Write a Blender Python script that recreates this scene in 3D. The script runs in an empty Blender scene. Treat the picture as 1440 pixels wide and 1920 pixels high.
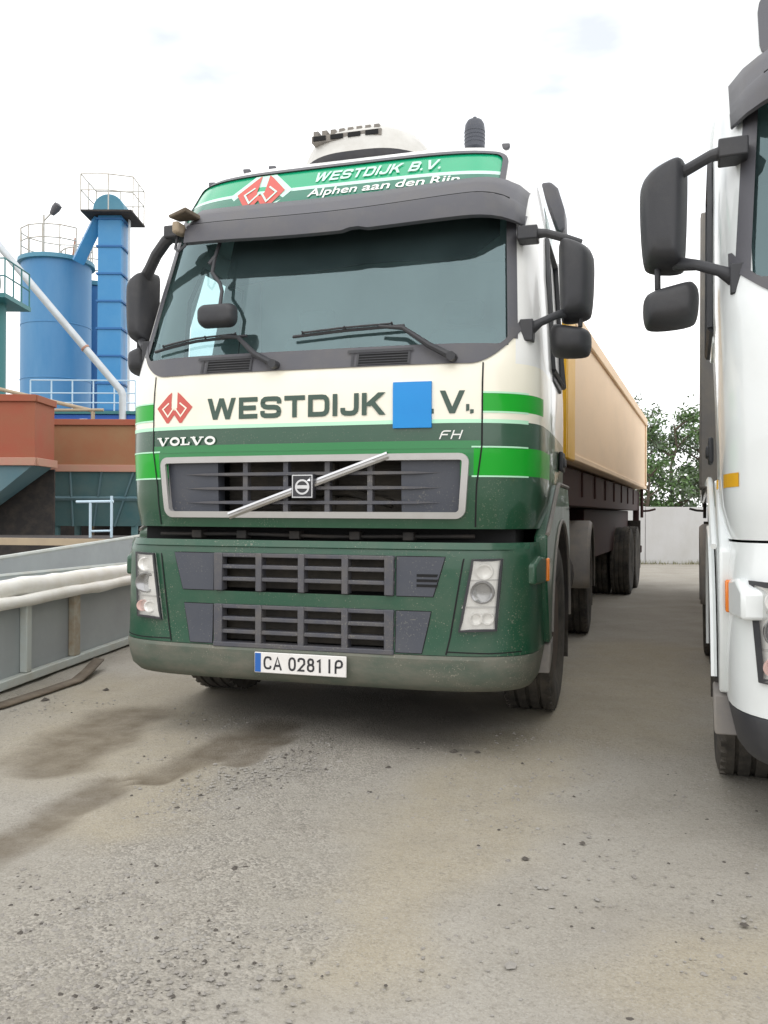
import bpy, bmesh, math, random
from math import sin, cos, pi, radians, sqrt
from mathutils import Vector, Matrix, noise as mnoise
random.seed(7)
sc = bpy.context.scene
COL = sc.collection

# ------------------------------------------------------------------ camera
cam_d = bpy.data.cameras.new("camera")
cam = bpy.data.objects.new("camera", cam_d); COL.objects.link(cam)
cam_d.sensor_fit = 'VERTICAL'; cam_d.sensor_height = 24.0
cam_d.lens = 24.0 * 1608.0 / 1920.0
cam_d.clip_start = 0.05; cam_d.clip_end = 2000
_yaw = radians(16.35)
cam.matrix_world = (Matrix.Translation((1.708, -4.281, 1.246)) @ Matrix.Rotation(_yaw, 4, 'Z')
                    @ Matrix.Rotation(radians(90.13), 4, 'X') @ Matrix.Rotation(radians(0.27), 4, 'Z'))
sc.camera = cam

# ------------------------------------------------------------------ world, sun, exposure
SUN_EL = radians(48)
w = bpy.data.worlds.new("World"); sc.world = w; w.use_nodes = True
nt = w.node_tree; nt.nodes.clear()
out = nt.nodes.new('ShaderNodeOutputWorld')
sky = nt.nodes.new('ShaderNodeTexSky'); sky.sky_type = 'NISHITA'; sky.sun_disc = False
sun_dir = Vector((0.40, -0.75, 0.0)).normalized()
sky.sun_elevation = SUN_EL; sky.sun_rotation = math.atan2(sun_dir.x, sun_dir.y)
b1 = nt.nodes.new('ShaderNodeBackground'); b1.inputs[1].default_value = 0.12
nt.links.new(sky.outputs[0], b1.inputs[0])
b2 = nt.nodes.new('ShaderNodeBackground'); b2.inputs[0].default_value = (1.0, 1.0, 1.0, 1); b2.inputs[1].default_value = 1.50
tc = nt.nodes.new('ShaderNodeTexCoord')
ns = nt.nodes.new('ShaderNodeTexNoise'); ns.inputs['Scale'].default_value = 2.6; ns.inputs['Detail'].default_value = 5
mpg = nt.nodes.new('ShaderNodeMapping'); mpg.inputs['Scale'].default_value = (1, 1, 3.0)
nt.links.new(tc.outputs['Generated'], mpg.inputs[0]); nt.links.new(mpg.outputs[0], ns.inputs['Vector'])
rmp = nt.nodes.new('ShaderNodeValToRGB')
rmp.color_ramp.elements[0].position = 0.30; rmp.color_ramp.elements[0].color = (0.46, 0.46, 0.46, 1)
rmp.color_ramp.elements[1].position = 0.48; rmp.color_ramp.elements[1].color = (1, 1, 1, 1)
nt.links.new(ns.outputs[0], rmp.inputs[0])
mx = nt.nodes.new('ShaderNodeMixShader')
nt.links.new(rmp.outputs[0], mx.inputs[0]); nt.links.new(b1.outputs[0], mx.inputs[1]); nt.links.new(b2.outputs[0], mx.inputs[2])
nt.links.new(mx.outputs[0], out.inputs[0])

sl = bpy.data.lights.new("sun", 'SUN'); sl.energy = 0.6; sl.angle = radians(90); sl.color = (1.0, 0.97, 0.92)
so = bpy.data.objects.new("sun", sl); COL.objects.link(so)
sv = Vector((sun_dir.x * cos(SUN_EL), sun_dir.y * cos(SUN_EL), sin(SUN_EL)))
so.rotation_euler = sv.to_track_quat('Z', 'Y').to_euler()
sc.view_settings.view_transform = 'Standard'; sc.view_settings.look = 'None'
sc.view_settings.gamma = 1; sc.view_settings.exposure = 0.22

# ------------------------------------------------------------------ materials
def mat(name, col, rough=0.5, metal=0.0, dirt=None, dscale=3.0, damt=0.5, bump=0.0, bscale=40.0, coat=0.0, spec=0.5, detail=6.0, stretch=None, specks=0.0):
    m = bpy.data.materials.new(name); m.use_nodes = True
    t = m.node_tree; p = t.nodes['Principled BSDF']
    p.inputs['Base Color'].default_value = (*col, 1); p.inputs['Roughness'].default_value = rough
    p.inputs['Metallic'].default_value = metal; p.inputs['Coat Weight'].default_value = coat
    p.inputs['Specular IOR Level'].default_value = spec
    co = t.nodes.new('ShaderNodeTexCoord'); vec = co.outputs['Object']
    if stretch:
        mp = t.nodes.new('ShaderNodeMapping'); mp.inputs['Scale'].default_value = stretch
        t.links.new(vec, mp.inputs[0]); vec2 = mp.outputs[0]
    else: vec2 = vec
    if dirt:
        n = t.nodes.new('ShaderNodeTexNoise'); n.inputs['Scale'].default_value = dscale; n.inputs['Detail'].default_value = detail
        n.inputs['Roughness'].default_value = 0.65
        t.links.new(vec2, n.inputs['Vector'])
        r = t.nodes.new('ShaderNodeValToRGB')
        r.color_ramp.elements[0].position = max(0.0, 0.72 - 0.45 * damt - 0.12); r.color_ramp.elements[0].color = (0, 0, 0, 1)
        r.color_ramp.elements[1].position = 0.85 - 0.2 * damt; r.color_ramp.elements[1].color = (min(1, damt * 1.4),) * 3 + (1,)
        t.links.new(n.outputs[0], r.inputs[0])
        mixc = t.nodes.new('ShaderNodeMix'); mixc.data_type = 'RGBA'
        mixc.inputs[6].default_value = (*col, 1); mixc.inputs[7].default_value = (*dirt, 1)
        t.links.new(r.outputs[0], mixc.inputs[0]); t.links.new(mixc.outputs[2], p.inputs['Base Color'])
        ma = t.nodes.new('ShaderNodeMath'); ma.operation = 'MULTIPLY_ADD'; ma.inputs[1].default_value = 0.5 * (0.9 - rough); ma.inputs[2].default_value = rough
        t.links.new(r.outputs[0], ma.inputs[0]); t.links.new(ma.outputs[0], p.inputs['Roughness'])
    if specks:
        lk = p.inputs['Base Color'].links
        src = lk[0].from_socket if lk else None
        n3 = t.nodes.new('ShaderNodeTexNoise'); n3.inputs['Scale'].default_value = 120; n3.inputs['Detail'].default_value = 3
        t.links.new(vec, n3.inputs['Vector'])
        n4 = t.nodes.new('ShaderNodeTexNoise'); n4.inputs['Scale'].default_value = 4; n4.inputs['Detail'].default_value = 4
        t.links.new(vec, n4.inputs['Vector'])
        ad = t.nodes.new('ShaderNodeMath'); ad.operation = 'MULTIPLY_ADD'; ad.inputs[1].default_value = .45
        t.links.new(n4.outputs[0], ad.inputs[0]); t.links.new(n3.outputs[0], ad.inputs[2])
        r3 = t.nodes.new('ShaderNodeValToRGB'); r3.color_ramp.elements[0].position = .875; r3.color_ramp.elements[1].position = .95
        r3.color_ramp.elements[1].color = (specks,) * 3 + (1,)
        t.links.new(ad.outputs[0], r3.inputs[0])
        m3 = t.nodes.new('ShaderNodeMix'); m3.data_type = 'RGBA'; m3.inputs[6].default_value = (*col, 1); m3.inputs[7].default_value = (0.30, 0.28, 0.22, 1)
        t.links.new(r3.outputs[0], m3.inputs[0])
        if src: t.links.new(src, m3.inputs[6])
        t.links.new(m3.outputs[2], p.inputs['Base Color'])
    if bump:
        n2 = t.nodes.new('ShaderNodeTexNoise'); n2.inputs['Scale'].default_value = bscale; n2.inputs['Detail'].default_value = 4
        t.links.new(vec, n2.inputs['Vector'])
        bp = t.nodes.new('ShaderNodeBump'); bp.inputs['Strength'].default_value = bump; bp.inputs['Distance'].default_value = 0.01
        t.links.new(n2.outputs[0], bp.inputs['Height']); t.links.new(bp.outputs[0], p.inputs['Normal'])
    return m

def glass_mat(name, tint, dust, dustamt, refl=1.0):
    m = bpy.data.materials.new(name); m.use_nodes = True
    t = m.node_tree; t.nodes.clear()
    o = t.nodes.new('ShaderNodeOutputMaterial')
    tr = t.nodes.new('ShaderNodeBsdfTransparent'); tr.inputs[0].default_value = (*tint, 1)
    df = t.nodes.new('ShaderNodeBsdfDiffuse'); df.inputs[0].default_value = (*dust, 1)
    gl = t.nodes.new('ShaderNodeBsdfGlossy'); gl.inputs['Roughness'].default_value = 0.02
    gl.inputs[0].default_value = (0.72, 0.95, 1.0, 1) if refl > 2 else (0.95, 0.98, 1.0, 1)
    co = t.nodes.new('ShaderNodeTexCoord'); n = t.nodes.new('ShaderNodeTexNoise'); n.inputs['Scale'].default_value = 2.5; n.inputs['Detail'].default_value = 6
    t.links.new(co.outputs['Object'], n.inputs['Vector'])
    ma = t.nodes.new('ShaderNodeMath'); ma.operation = 'MULTIPLY'; ma.inputs[1].default_value = dustamt * 2
    t.links.new(n.outputs[0], ma.inputs[0])
    m1 = t.nodes.new('ShaderNodeMixShader'); t.links.new(ma.outputs[0], m1.inputs[0])
    t.links.new(tr.outputs[0], m1.inputs[1]); t.links.new(df.outputs[0], m1.inputs[2])
    fr = t.nodes.new('ShaderNodeLayerWeight'); fr.inputs[0].default_value = 0.5
    pw = t.nodes.new('ShaderNodeMath'); pw.operation = 'POWER'; pw.inputs[1].default_value = 4.5
    t.links.new(fr.outputs['Facing'], pw.inputs[0])
    mb = t.nodes.new('ShaderNodeMath'); mb.operation = 'ADD'; mb.inputs[1].default_value = 0.045 * refl; mb.use_clamp = True
    t.links.new(pw.outputs[0], mb.inputs[0])
    m2 = t.nodes.new('ShaderNodeMixShader'); t.links.new(mb.outputs[0], m2.inputs[0])
    t.links.new(m1.outputs[0], m2.inputs[1]); t.links.new(gl.outputs[0], m2.inputs[2])
    t.links.new(m2.outputs[0], o.inputs[0])
    return m

DUST = (0.33, 0.29, 0.22)
M = {}
M['green'] = mat('dark_green_paint', (0.010, 0.068, 0.032), 0.28, dirt=(0.055, 0.10, 0.065), dscale=2.5, damt=0.35, coat=0.5, specks=.25)
M['bumper_green'] = mat('bumper_green_paint', (0.008, 0.068, 0.034), 0.33, dirt=(0.085, 0.11, 0.075), dscale=3.5, damt=0.36, coat=0.3, specks=.5)
M['bright'] = mat('bright_green_paint', (0.001, 0.36, 0.016), 0.35, dirt=(0.005, 0.28, 0.02), dscale=2, damt=0.2, coat=0.2, spec=0.3)
M['midgreen'] = mat('mid_green_paint', (0.006, 0.19, 0.045), 0.3, coat=0.5)
M['mint'] = mat('mint_pinstripe', (0.50, 0.86, 0.62), 0.4)
M['cream'] = mat('cream_paint', (0.88, 0.84, 0.71), 0.3, dirt=(0.72, 0.66, 0.52), dscale=2.2, damt=0.25, coat=0.5)
M['white'] = mat('white_paint', (0.84, 0.84, 0.82), 0.3, dirt=(0.66, 0.63, 0.54), dscale=2.0, damt=0.25, coat=0.5)
M['cool_white'] = mat('cool_white_paint', (0.78, 0.81, 0.81), 0.28, dirt=(0.62, 0.64, 0.62), dscale=2.0, damt=0.3, coat=0.6)
M['ac'] = mat('off_white_roof_unit', (0.60, 0.59, 0.56), 0.5, dirt=(0.40, 0.38, 0.34), dscale=6, damt=0.4)
M['black'] = mat('black_plastic', (0.030, 0.031, 0.036), 0.5, dirt=(0.10, 0.095, 0.09), dscale=5, damt=0.3, bump=0.15, bscale=300)
M['greyplastic'] = mat('grey_plastic', (0.085, 0.085, 0.098), 0.5, dirt=(0.15, 0.14, 0.125), dscale=5, damt=0.35, bump=0.1, bscale=250)
M['grille'] = mat('grille_plastic', (0.070, 0.072, 0.088), 0.45, dirt=(0.17, 0.15, 0.12), dscale=6, damt=0.4, specks=.4)
M['panel_grey'] = mat('slate_grey_panel', (0.056, 0.062, 0.080), 0.45, dirt=(0.095, 0.095, 0.10), dscale=5, damt=0.3, specks=.3)
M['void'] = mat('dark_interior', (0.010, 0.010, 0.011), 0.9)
M['radiator'] = mat('radiator_core', (0.045, 0.04, 0.035), 0.7, dirt=(0.14, 0.12, 0.09), dscale=6, damt=0.5)
M['chrome'] = mat('satin_chrome', (0.62, 0.62, 0.63), 0.27, metal=1.0, dirt=(0.40, 0.38, 0.36), dscale=5, damt=0.3)
M['silver'] = mat('silver_plastic', (0.50, 0.49, 0.48), 0.4, metal=0.35, dirt=(0.34, 0.31, 0.27), dscale=4, damt=0.3)
M['steel'] = mat('dirty_bumper_steel', (0.055, 0.092, 0.068), 0.6, dirt=(0.165, 0.155, 0.125), dscale=4.0, damt=0.8, stretch=(1, 1, 2.5), bump=0.12, bscale=90, specks=.7, detail=9)
M['tyre'] = mat('tyre_rubber', (0.022, 0.021, 0.020), 0.85, dirt=(0.12, 0.105, 0.085), dscale=7, damt=0.6, bump=0.3, bscale=60)
M['rim'] = mat('wheel_rim_paint', (0.06, 0.045, 0.038), 0.7, dirt=(0.12, 0.08, 0.055), dscale=8, damt=0.5)
M['chassis'] = mat('chassis_paint', (0.020, 0.018, 0.018), 0.75, dirt=(0.09, 0.07, 0.055), dscale=5, damt=0.4)
M['redchassis'] = mat('dark_red_chassis', (0.035, 0.008, 0.008), 0.7, dirt=(0.06, 0.03, 0.025), dscale=4, damt=0.4)
M['fender'] = mat('dusty_grey_fender', (0.17, 0.16, 0.155), 0.6, dirt=(0.27, 0.24, 0.20), dscale=5, damt=0.6)
M['red'] = mat('logo_red', (0.56, 0.095, 0.075), 0.4)
M['ink'] = mat('dark_green_lettering', (0.045, 0.085, 0.065), 0.4)
M['lettering_white'] = mat('white_lettering', (0.82, 0.83, 0.80), 0.4)
M['banner_green'] = mat('sign_green', (0.008, 0.36, 0.17), 0.25, coat=0.4)
M['banner_dark'] = mat('sign_dark_green', (0.015, 0.16, 0.10), 0.25, coat=0.4)
M['banner_mint'] = mat('sign_mint', (0.55, 0.78, 0.68), 0.3)
M['blue_board'] = mat('blue_board', (0.002, 0.24, 0.64), 0.45, dirt=(0.01, 0.29, 0.68), dscale=5, damt=0.3)
M['plate'] = mat('plate_white', (0.78, 0.76, 0.74), 0.35, dirt=(0.55, 0.5, 0.45), dscale=12, damt=0.25)
M['plate_blue'] = mat('plate_blue', (0.02, 0.12, 0.42), 0.35)
M['plate_ink'] = mat('plate_ink', (0.03, 0.03, 0.035), 0.4)
M['orange'] = mat('amber_lens', (0.75, 0.20, 0.015), 0.25, coat=0.5)
M['amber_panel'] = mat('amber_reflector', (0.75, 0.40, 0.02), 0.3)
M['reflector'] = mat('lamp_reflector', (0.84, 0.83, 0.81), 0.30, metal=0.35, dirt=(0.60, 0.58, 0.55), dscale=14, damt=0.5)
M['lampdark'] = mat('lamp_dark', (0.30, 0.30, 0.305), 0.18, metal=0.8)
M['redlens'] = mat('red_lens', (0.62, 0.42, 0.38), 0.25)
M['windscreen'] = glass_mat('windscreen_glass', (0.62, 0.80, 0.80), (0.28, 0.42, 0.44), 0.08, 2.7)
M['sideglass'] = glass_mat('side_glass', (0.72, 0.86, 0.87), (0.45, 0.52, 0.54), 0.05, 1.2)
M['lens'] = glass_mat('lens_glass', (0.95, 0.95, 0.94), (0.80, 0.79, 0.77), 0.16, 1.0)
M['curtain'] = mat('cab_lining', (0.36, 0.40, 0.40), 0.9, dirt=(0.26, 0.30, 0.30), dscale=3, damt=0.4)
M['seat'] = mat('seat_fabric', (0.20, 0.24, 0.25), 0.9)
M['dash'] = mat('dashboard', (0.16, 0.19, 0.19), 0.7, dirt=(0.24, 0.26, 0.25), dscale=5, damt=0.4)
M['trailer'] = mat('tan_trailer_panel', (0.86, 0.65, 0.45), 0.6, dirt=(0.74, 0.58, 0.42), dscale=1.3, damt=0.45, stretch=(1, .6, 1.5), bump=0.25, bscale=1.6, spec=.25)
M['yellow'] = mat('yellow_paint', (0.78, 0.42, 0.008), 0.4, dirt=(0.6, 0.36, 0.03), dscale=3, damt=0.3)
M['silo'] = mat('blue_silo_paint', (0.045, 0.20, 0.41), 0.45, dirt=(0.13, 0.29, 0.47), dscale=0.9, damt=0.45, stretch=(1, 1, 0.25))
M['silo2'] = mat('deep_blue_silo_paint', (0.015, 0.12, 0.33), 0.5, dirt=(0.03, 0.17, 0.38), dscale=0.9, damt=0.4, stretch=(1, 1, 0.25))
M['elev'] = mat('blue_elevator_paint', (0.03, 0.215, 0.46), 0.4, dirt=(0.09, 0.28, 0.49), dscale=1.0, damt=0.4)
M['elevtop'] = mat('blue_grey_hood', (0.06, 0.22, 0.32), 0.5, dirt=(0.12, 0.28, 0.36), dscale=2, damt=0.4)
M['bluebox'] = mat('royal_blue_paint', (0.012, 0.09, 0.40), 0.5, dirt=(0.03, 0.13, 0.36), dscale=1, damt=0.3)
M['galv'] = mat('galvanised_steel', (0.50, 0.54, 0.57), 0.45, metal=0.3, dirt=(0.38, 0.38, 0.37), dscale=2, damt=0.4)
M['railgrey'] = mat('railing_paint', (0.50, 0.50, 0.47), 0.6, dirt=(0.42, 0.32, 0.22), dscale=4, damt=0.5)
M['railwhite'] = mat('pale_railing_paint', (0.48, 0.62, 0.72), 0.5)
M['greentank'] = mat('grey_green_tank', (0.22, 0.30, 0.27), 0.6, dirt=(0.34, 0.38, 0.34), dscale=2, damt=0.5)
M['teal'] = mat('teal_paint', (0.03, 0.16, 0.17), 0.5, dirt=(0.06, 0.2, 0.2), dscale=2, damt=0.4)
M['rust'] = mat('rust_red_steel', (0.31, 0.075, 0.042), 0.8, dirt=(0.24, 0.125, 0.065), dscale=.9, damt=0.5, detail=10, bump=0.2, bscale=30)
M['rustbrown'] = mat('rust_brown_steel', (0.27, 0.15, 0.075), 0.85, dirt=(0.30, 0.075, 0.035), dscale=1.0, damt=0.45, detail=10, bump=0.2, bscale=30)
M['rustedge'] = mat('rust_pink_flange', (0.42, 0.21, 0.16), 0.8, dirt=(0.36, 0.26, 0.17), dscale=3, damt=0.5)
M['hopper'] = mat('teal_hopper_steel', (0.055, 0.145, 0.165), 0.55, dirt=(0.12, 0.19, 0.19), dscale=1.5, damt=0.6, detail=8)
M['hopper2'] = mat('blue_teal_hopper_steel', (0.085, 0.175, 0.215), 0.55, dirt=(0.14, 0.22, 0.24), dscale=1.5, damt=0.6, detail=8)
M['concrete'] = mat('pale_concrete', (0.52, 0.52, 0.52), 0.85, dirt=(0.40, 0.39, 0.36), dscale=1.6, damt=0.4, stretch=(1, 1, 0.6), bump=0.2, bscale=20)
M['beam'] = mat('tan_steel_beam', (0.40, 0.32, 0.22), 0.75, dirt=(0.30, 0.24, 0.18), dscale=3, damt=0.5)
M['tray'] = mat('grey_tray_steel', (0.36, 0.395, 0.40), 0.5, dirt=(0.29, 0.305, 0.325), dscale=1.6, damt=0.55, bump=0.08, bscale=15)
M['trayrib'] = mat('pale_rib_steel', (0.46, 0.50, 0.48), 0.55, dirt=(0.40, 0.36, 0.28), dscale=5, damt=0.4)
M['rustyrib'] = mat('rust_stained_rib', (0.40, 0.39, 0.33), 0.7, dirt=(0.26, 0.17, 0.09), dscale=7, damt=0.65)
M['tarp'] = mat('white_tarp', (0.84, 0.83, 0.79), 0.7, dirt=(0.66, 0.61, 0.50), dscale=5, damt=0.4, bump=0.4, bscale=14)
M['plank'] = mat('muddy_strip', (0.11, 0.085, 0.06), 0.85, dirt=(0.24, 0.2, 0.15), dscale=6, damt=0.5)
M['stone'] = mat('gravel_stone', (0.30, 0.285, 0.26), 0.9, dirt=(0.20, 0.18, 0.16), dscale=3.1, damt=0.6)
M['stone_dark'] = mat('dark_stone', (0.08, 0.07, 0.06), 0.9)
M['bark'] = mat('bark', (0.10, 0.08, 0.06), 0.9, dirt=(0.16, 0.13, 0.1), dscale=8, damt=0.5)
def leaf_mat(name, a, b):
    m = mat(name, a, 0.55, dirt=b, dscale=0.9, damt=0.9)
    return m
M['leafA'] = leaf_mat('leaf_green', (0.055, 0.13, 0.040), (0.12, 0.20, 0.065))
M['leafB'] = leaf_mat('leaf_grey_green', (0.085, 0.135, 0.085), (0.16, 0.20, 0.13))
M['grass'] = mat('dry_grass', (0.16, 0.17, 0.07), 0.8, dirt=(0.25, 0.22, 0.11), dscale=1.5, damt=0.6)

# ------------------------------------------------------------------ object helpers
def tag(o, label=None, cat=None, group=None, kind=None):
    if label: o['label'] = label
    if cat: o['category'] = cat
    if group: o['group'] = group
    if kind: o['kind'] = kind
    return o
def empty(name, loc=(0, 0, 0), rz=0.0, label=None, cat=None, group=None):
    o = bpy.data.objects.new(name, None); COL.objects.link(o)
    o.location = loc; o.rotation_euler = (0, 0, rz); o.empty_display_size = 0.3
    return tag(o, label, cat, group)

class MB:
    def __init__(s): s.v = []; s.f = []; s.m = []; s.mi = 0
    def add(s, vs, fs):
        b = len(s.v); s.v += [tuple(p) for p in vs]
        for f in fs: s.f.append([i + b for i in f]); s.m.append(s.mi)
        return s
    def box(s, x0, x1, y0, y1, z0, z1, R=None):
        vs = [(x, y, z) for x in (x0, x1) for y in (y0, y1) for z in (z0, z1)]
        if R: vs = [tuple(R @ Vector(p)) for p in vs]
        return s.add(vs, [(0, 1, 3, 2), (4, 6, 7, 5), (0, 4, 5, 1), (2, 3, 7, 6), (0, 2, 6, 4), (1, 5, 7, 3)])
    def hexa(s, p):     # 8 points: bottom 4 ccw, top 4 ccw
        return s.add(p, [(0, 3, 2, 1), (4, 5, 6, 7), (0, 1, 5, 4), (1, 2, 6, 5), (2, 3, 7, 6), (3, 0, 4, 7)])
    def tube(s, pts, r, n=10, caps=True, rs=None):
        pts = [Vector(p) for p in pts]; rings = []
        up = None
        for i, p in enumerate(pts):
            if i == 0: d = pts[1] - p
            elif i == len(pts) - 1: d = p - pts[i - 1]
            else: d = (pts[i + 1] - p).normalized() + (p - pts[i - 1]).normalized()
            d.normalize()
            if up is None:
                up = Vector((0, 0, 1)) if abs(d.z) < 0.9 else Vector((1, 0, 0))
            a = d.cross(up); a.normalize(); b = a.cross(d); up = b
            rr = rs[i] if rs else r
            rings.append([p + (a * cos(2 * pi * k / n) + b * sin(2 * pi * k / n)) * rr for k in range(n)])
        vs = [q for R in rings for q in R]; fs = []
        for i in range(len(rings) - 1):
            for k in range(n):
                fs.append((i * n + k, i * n + (k + 1) % n, (i + 1) * n + (k + 1) % n, (i + 1) * n + k))
        if caps:
            fs.append(tuple(range(n))[::-1]); fs.append(tuple((len(rings) - 1) * n + k for k in range(n)))
        return s.add(vs, fs)
    def lathe(s, prof, c=(0, 0, 0), axis='z', n=32, closed=False):
        # prof: (radius, height)
        vs = []
        for (r, h) in prof:
            for k in range(n):
                a = 2 * pi * k / n
                if axis == 'z': p = (r * cos(a), r * sin(a), h)
                elif axis == 'x': p = (h, r * cos(a), r * sin(a))
                else: p = (r * sin(a), h, r * cos(a))
                vs.append((p[0] + c[0], p[1] + c[1], p[2] + c[2]))
        fs = []; L = len(prof)
        for i in range(L if closed else L - 1):
            j = (i + 1) % L
            for k in range(n): fs.append((i * n + k, i * n + (k + 1) % n, j * n + (k + 1) % n, j * n + k))
        if not closed:
            if prof[0][0] > 1e-4: fs.append(tuple(range(n))[::-1])
            if prof[-1][0] > 1e-4: fs.append(tuple((L - 1) * n + k for k in range(n)))
        return s.add(vs, fs)
    def prism(s, poly, fn0, fn1):
        n = len(poly); vs = [fn0(*p) for p in poly] + [fn1(*p) for p in poly]
        fs = [tuple(range(n))[::-1], tuple(range(n, 2 * n))] + [(i, (i + 1) % n, n + (i + 1) % n, n + i) for i in range(n)]
        return s.add(vs, fs)
    def grid(s, rows, skip=None, wrap=False):
        nr = len(rows); nc = len(rows[0]); vs = [p for r in rows for p in r]; fs = []
        for i in range(nr - 1):
            for j in range(nc if wrap else nc - 1):
                if skip and skip(i, j): continue
                fs.append((i * nc + j, i * nc + (j + 1) % nc, (i + 1) * nc + (j + 1) % nc, (i + 1) * nc + j))
        return s.add(vs, fs)
    def build(s, name, mats, parent=None, smooth=True, bevel=0.0, ang=0.6, seg=2, recalc=True, solid=0.0):
        me = bpy.data.meshes.new(name); me.from_pydata(s.v, [], s.f)
        mats = mats if isinstance(mats, (list, tuple)) else [mats]
        for m in mats: me.materials.append(m)
        if len(mats) > 1: me.polygons.foreach_set('material_index', s.m)
        if recalc:
            bm = bmesh.new(); bm.from_mesh(me); bmesh.ops.remove_doubles(bm, verts=bm.verts, dist=1e-5)
            bmesh.ops.recalc_face_normals(bm, faces=bm.faces); bm.to_mesh(me); bm.free()
        if smooth:
            me.shade_smooth(); me.set_sharp_from_angle(angle=ang)
        o = bpy.data.objects.new(name, me); COL.objects.link(o)
        if parent: o.parent = parent
        if solid:
            md = o.modifiers.new('solid', 'SOLIDIFY'); md.thickness = solid; md.offset = 0
        if bevel:
            md = o.modifiers.new('bevel', 'BEVEL'); md.width = bevel; md.segments = seg; md.limit_method = 'ANGLE'; md.angle_limit = radians(35)
            md.harden_normals = False
        return o

def lerp(a, b, t): return a + (b - a) * t
def interp(x, xs, ys):
    if x <= xs[0]: return ys[0]
    for i in range(len(xs) - 1):
        if x <= xs[i + 1]: return lerp(ys[i], ys[i + 1], (x - xs[i]) / (xs[i + 1] - xs[i]))
    return ys[-1]

# ------------------------------------------------------------------ curved front surfaces
class Surf:
    def __init__(s, zs, y0, W, D, n): s.zs, s.y0, s.Ws, s.D, s.n = zs, y0, W, D, n
    def W(s, z): return interp(z, s.zs, s.Ws)
    def y(s, x, z):
        u = min(1.0, abs(x) / s.W(z))
        return interp(z, s.zs, s.y0) + s.D * (1 - (1 - u ** s.n) ** (1 / s.n))
    def p(s, x, z, off=0.0): return (x, s.y(x, z) - off, z)
CZ = [1.17, 1.30, 1.60, 1.90, 2.03, 2.12, 2.55, 3.00, 3.12, 3.34, 3.42, 3.48, 3.52, 3.54]
CY = [0.055, 0.035, 0.020, 0.025, 0.045, 0.075, 0.24, 0.41, 0.47, 0.61, 0.70, 0.85, 1.10, 1.55]
CW = [1.205, 1.225, 1.232, 1.232, 1.230, 1.226, 1.200, 1.165, 1.145, 1.10, 1.07, 1.03, 0.95, 0.85]
CAB_GREEN = CAB = Surf(CZ, CY, CW, 0.72, 4.6)
BUM = Surf([0.30, 0.36, 0.52, 0.62, 1.05, 1.10], [0.03, 0.0, -0.02, -0.012, 0.0, 0.02], [1.15, 1.195, 1.222, 1.222, 1.222, 1.212], 0.66, 4.8)
BUM_GREEN = BUM
BUM_WIDE = Surf([0.30, 0.36, 0.52, 0.62, 1.05, 1.16], [0.04, 0.01, -0.01, -0.005, 0.0, 0.02], [1.12, 1.17, 1.205, 1.21, 1.21, 1.20], 0.72, 4.0)
CAB_BACK = 1.95

def patch(mb, S, x0, x1, zb, zt, off, nx=14, nz=3, sheary=0.0):
    """rectangular/curvy patch lying on surface S; zb, zt, x0, x1 may be functions"""
    f = lambda q, t: q(t) if callable(q) else q
    rows = []
    for i in range(nz + 1):
        v = i / nz; row = []
        for j in range(nx + 1):
            u = j / nx
            xa, xb = f(x0, v), f(x1, v); x = lerp(xa, xb, u)
            z = lerp(f(zb, x), f(zt, x), v)
            row.append(S.p(x, z, off))
        rows.append(row)
    return mb.grid(rows)
def quadpatch(mb, S, c, off, n=6):
    """c: 4 corners (x,z) BL BR TR TL"""
    rows = []
    for i in range(n + 1):
        v = i / n; row = []
        for j in range(n + 1):
            u = j / n
            x = lerp(lerp(c[0][0], c[1][0], u), lerp(c[3][0], c[2][0], u), v)
            z = lerp(lerp(c[0][1], c[1][1], u), lerp(c[3][1], c[2][1], u), v)
            row.append(S.p(x, z, off))
        rows.append(row)
    return mb.grid(rows)
def slab(mb, S, c, off0, off1, n=6):
    """closed curved slab between two offsets"""
    a, b = [], []
    def pt(u, v, off):
        x = lerp(lerp(c[0][0], c[1][0], u), lerp(c[3][0], c[2][0], u), v)
        z = lerp(lerp(c[0][1], c[1][1], u), lerp(c[3][1], c[2][1], u), v)
        return S.p(x, z, off)
    mb.grid([[pt(j / n, i / n, off1) for j in range(n + 1)] for i in range(n + 1)])
    per = [(j / n, 0) for j in range(n)] + [(1, j / n) for j in range(n)] + [(1 - j / n, 1) for j in range(n)] + [(0, 1 - j / n) for j in range(n)]
    per.append(per[0])
    mb.grid([[pt(u, v, off0) for u, v in per], [pt(u, v, off1) for u, v in per]])
    return mb
def rrect(x0, x1, z0, z1, r, n=5, skew=(0, 0)):
    pts = []
    for cx, cz, a0 in ((x1 - r, z0 + r, -90), (x1 - r, z1 - r, 0), (x0 + r, z1 - r, 90), (x0 + r, z0 + r, 180)):
        for k in range(n + 1):
            a = radians(a0 + 90 * k / n); pts.append((cx + r * cos(a), cz + r * sin(a)))
    return pts
def densify(pts, d, closed=True):
    o = []
    L = len(pts)
    for i in range(L if closed else L - 1):
        a, b = pts[i], pts[(i + 1) % L]; n = max(1, int(math.hypot(b[0] - a[0], b[1] - a[1]) / d))
        for k in range(n): o.append((lerp(a[0], b[0], k / n), lerp(a[1], b[1], k / n)))
    if not closed: o.append(pts[-1])
    return o
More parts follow.
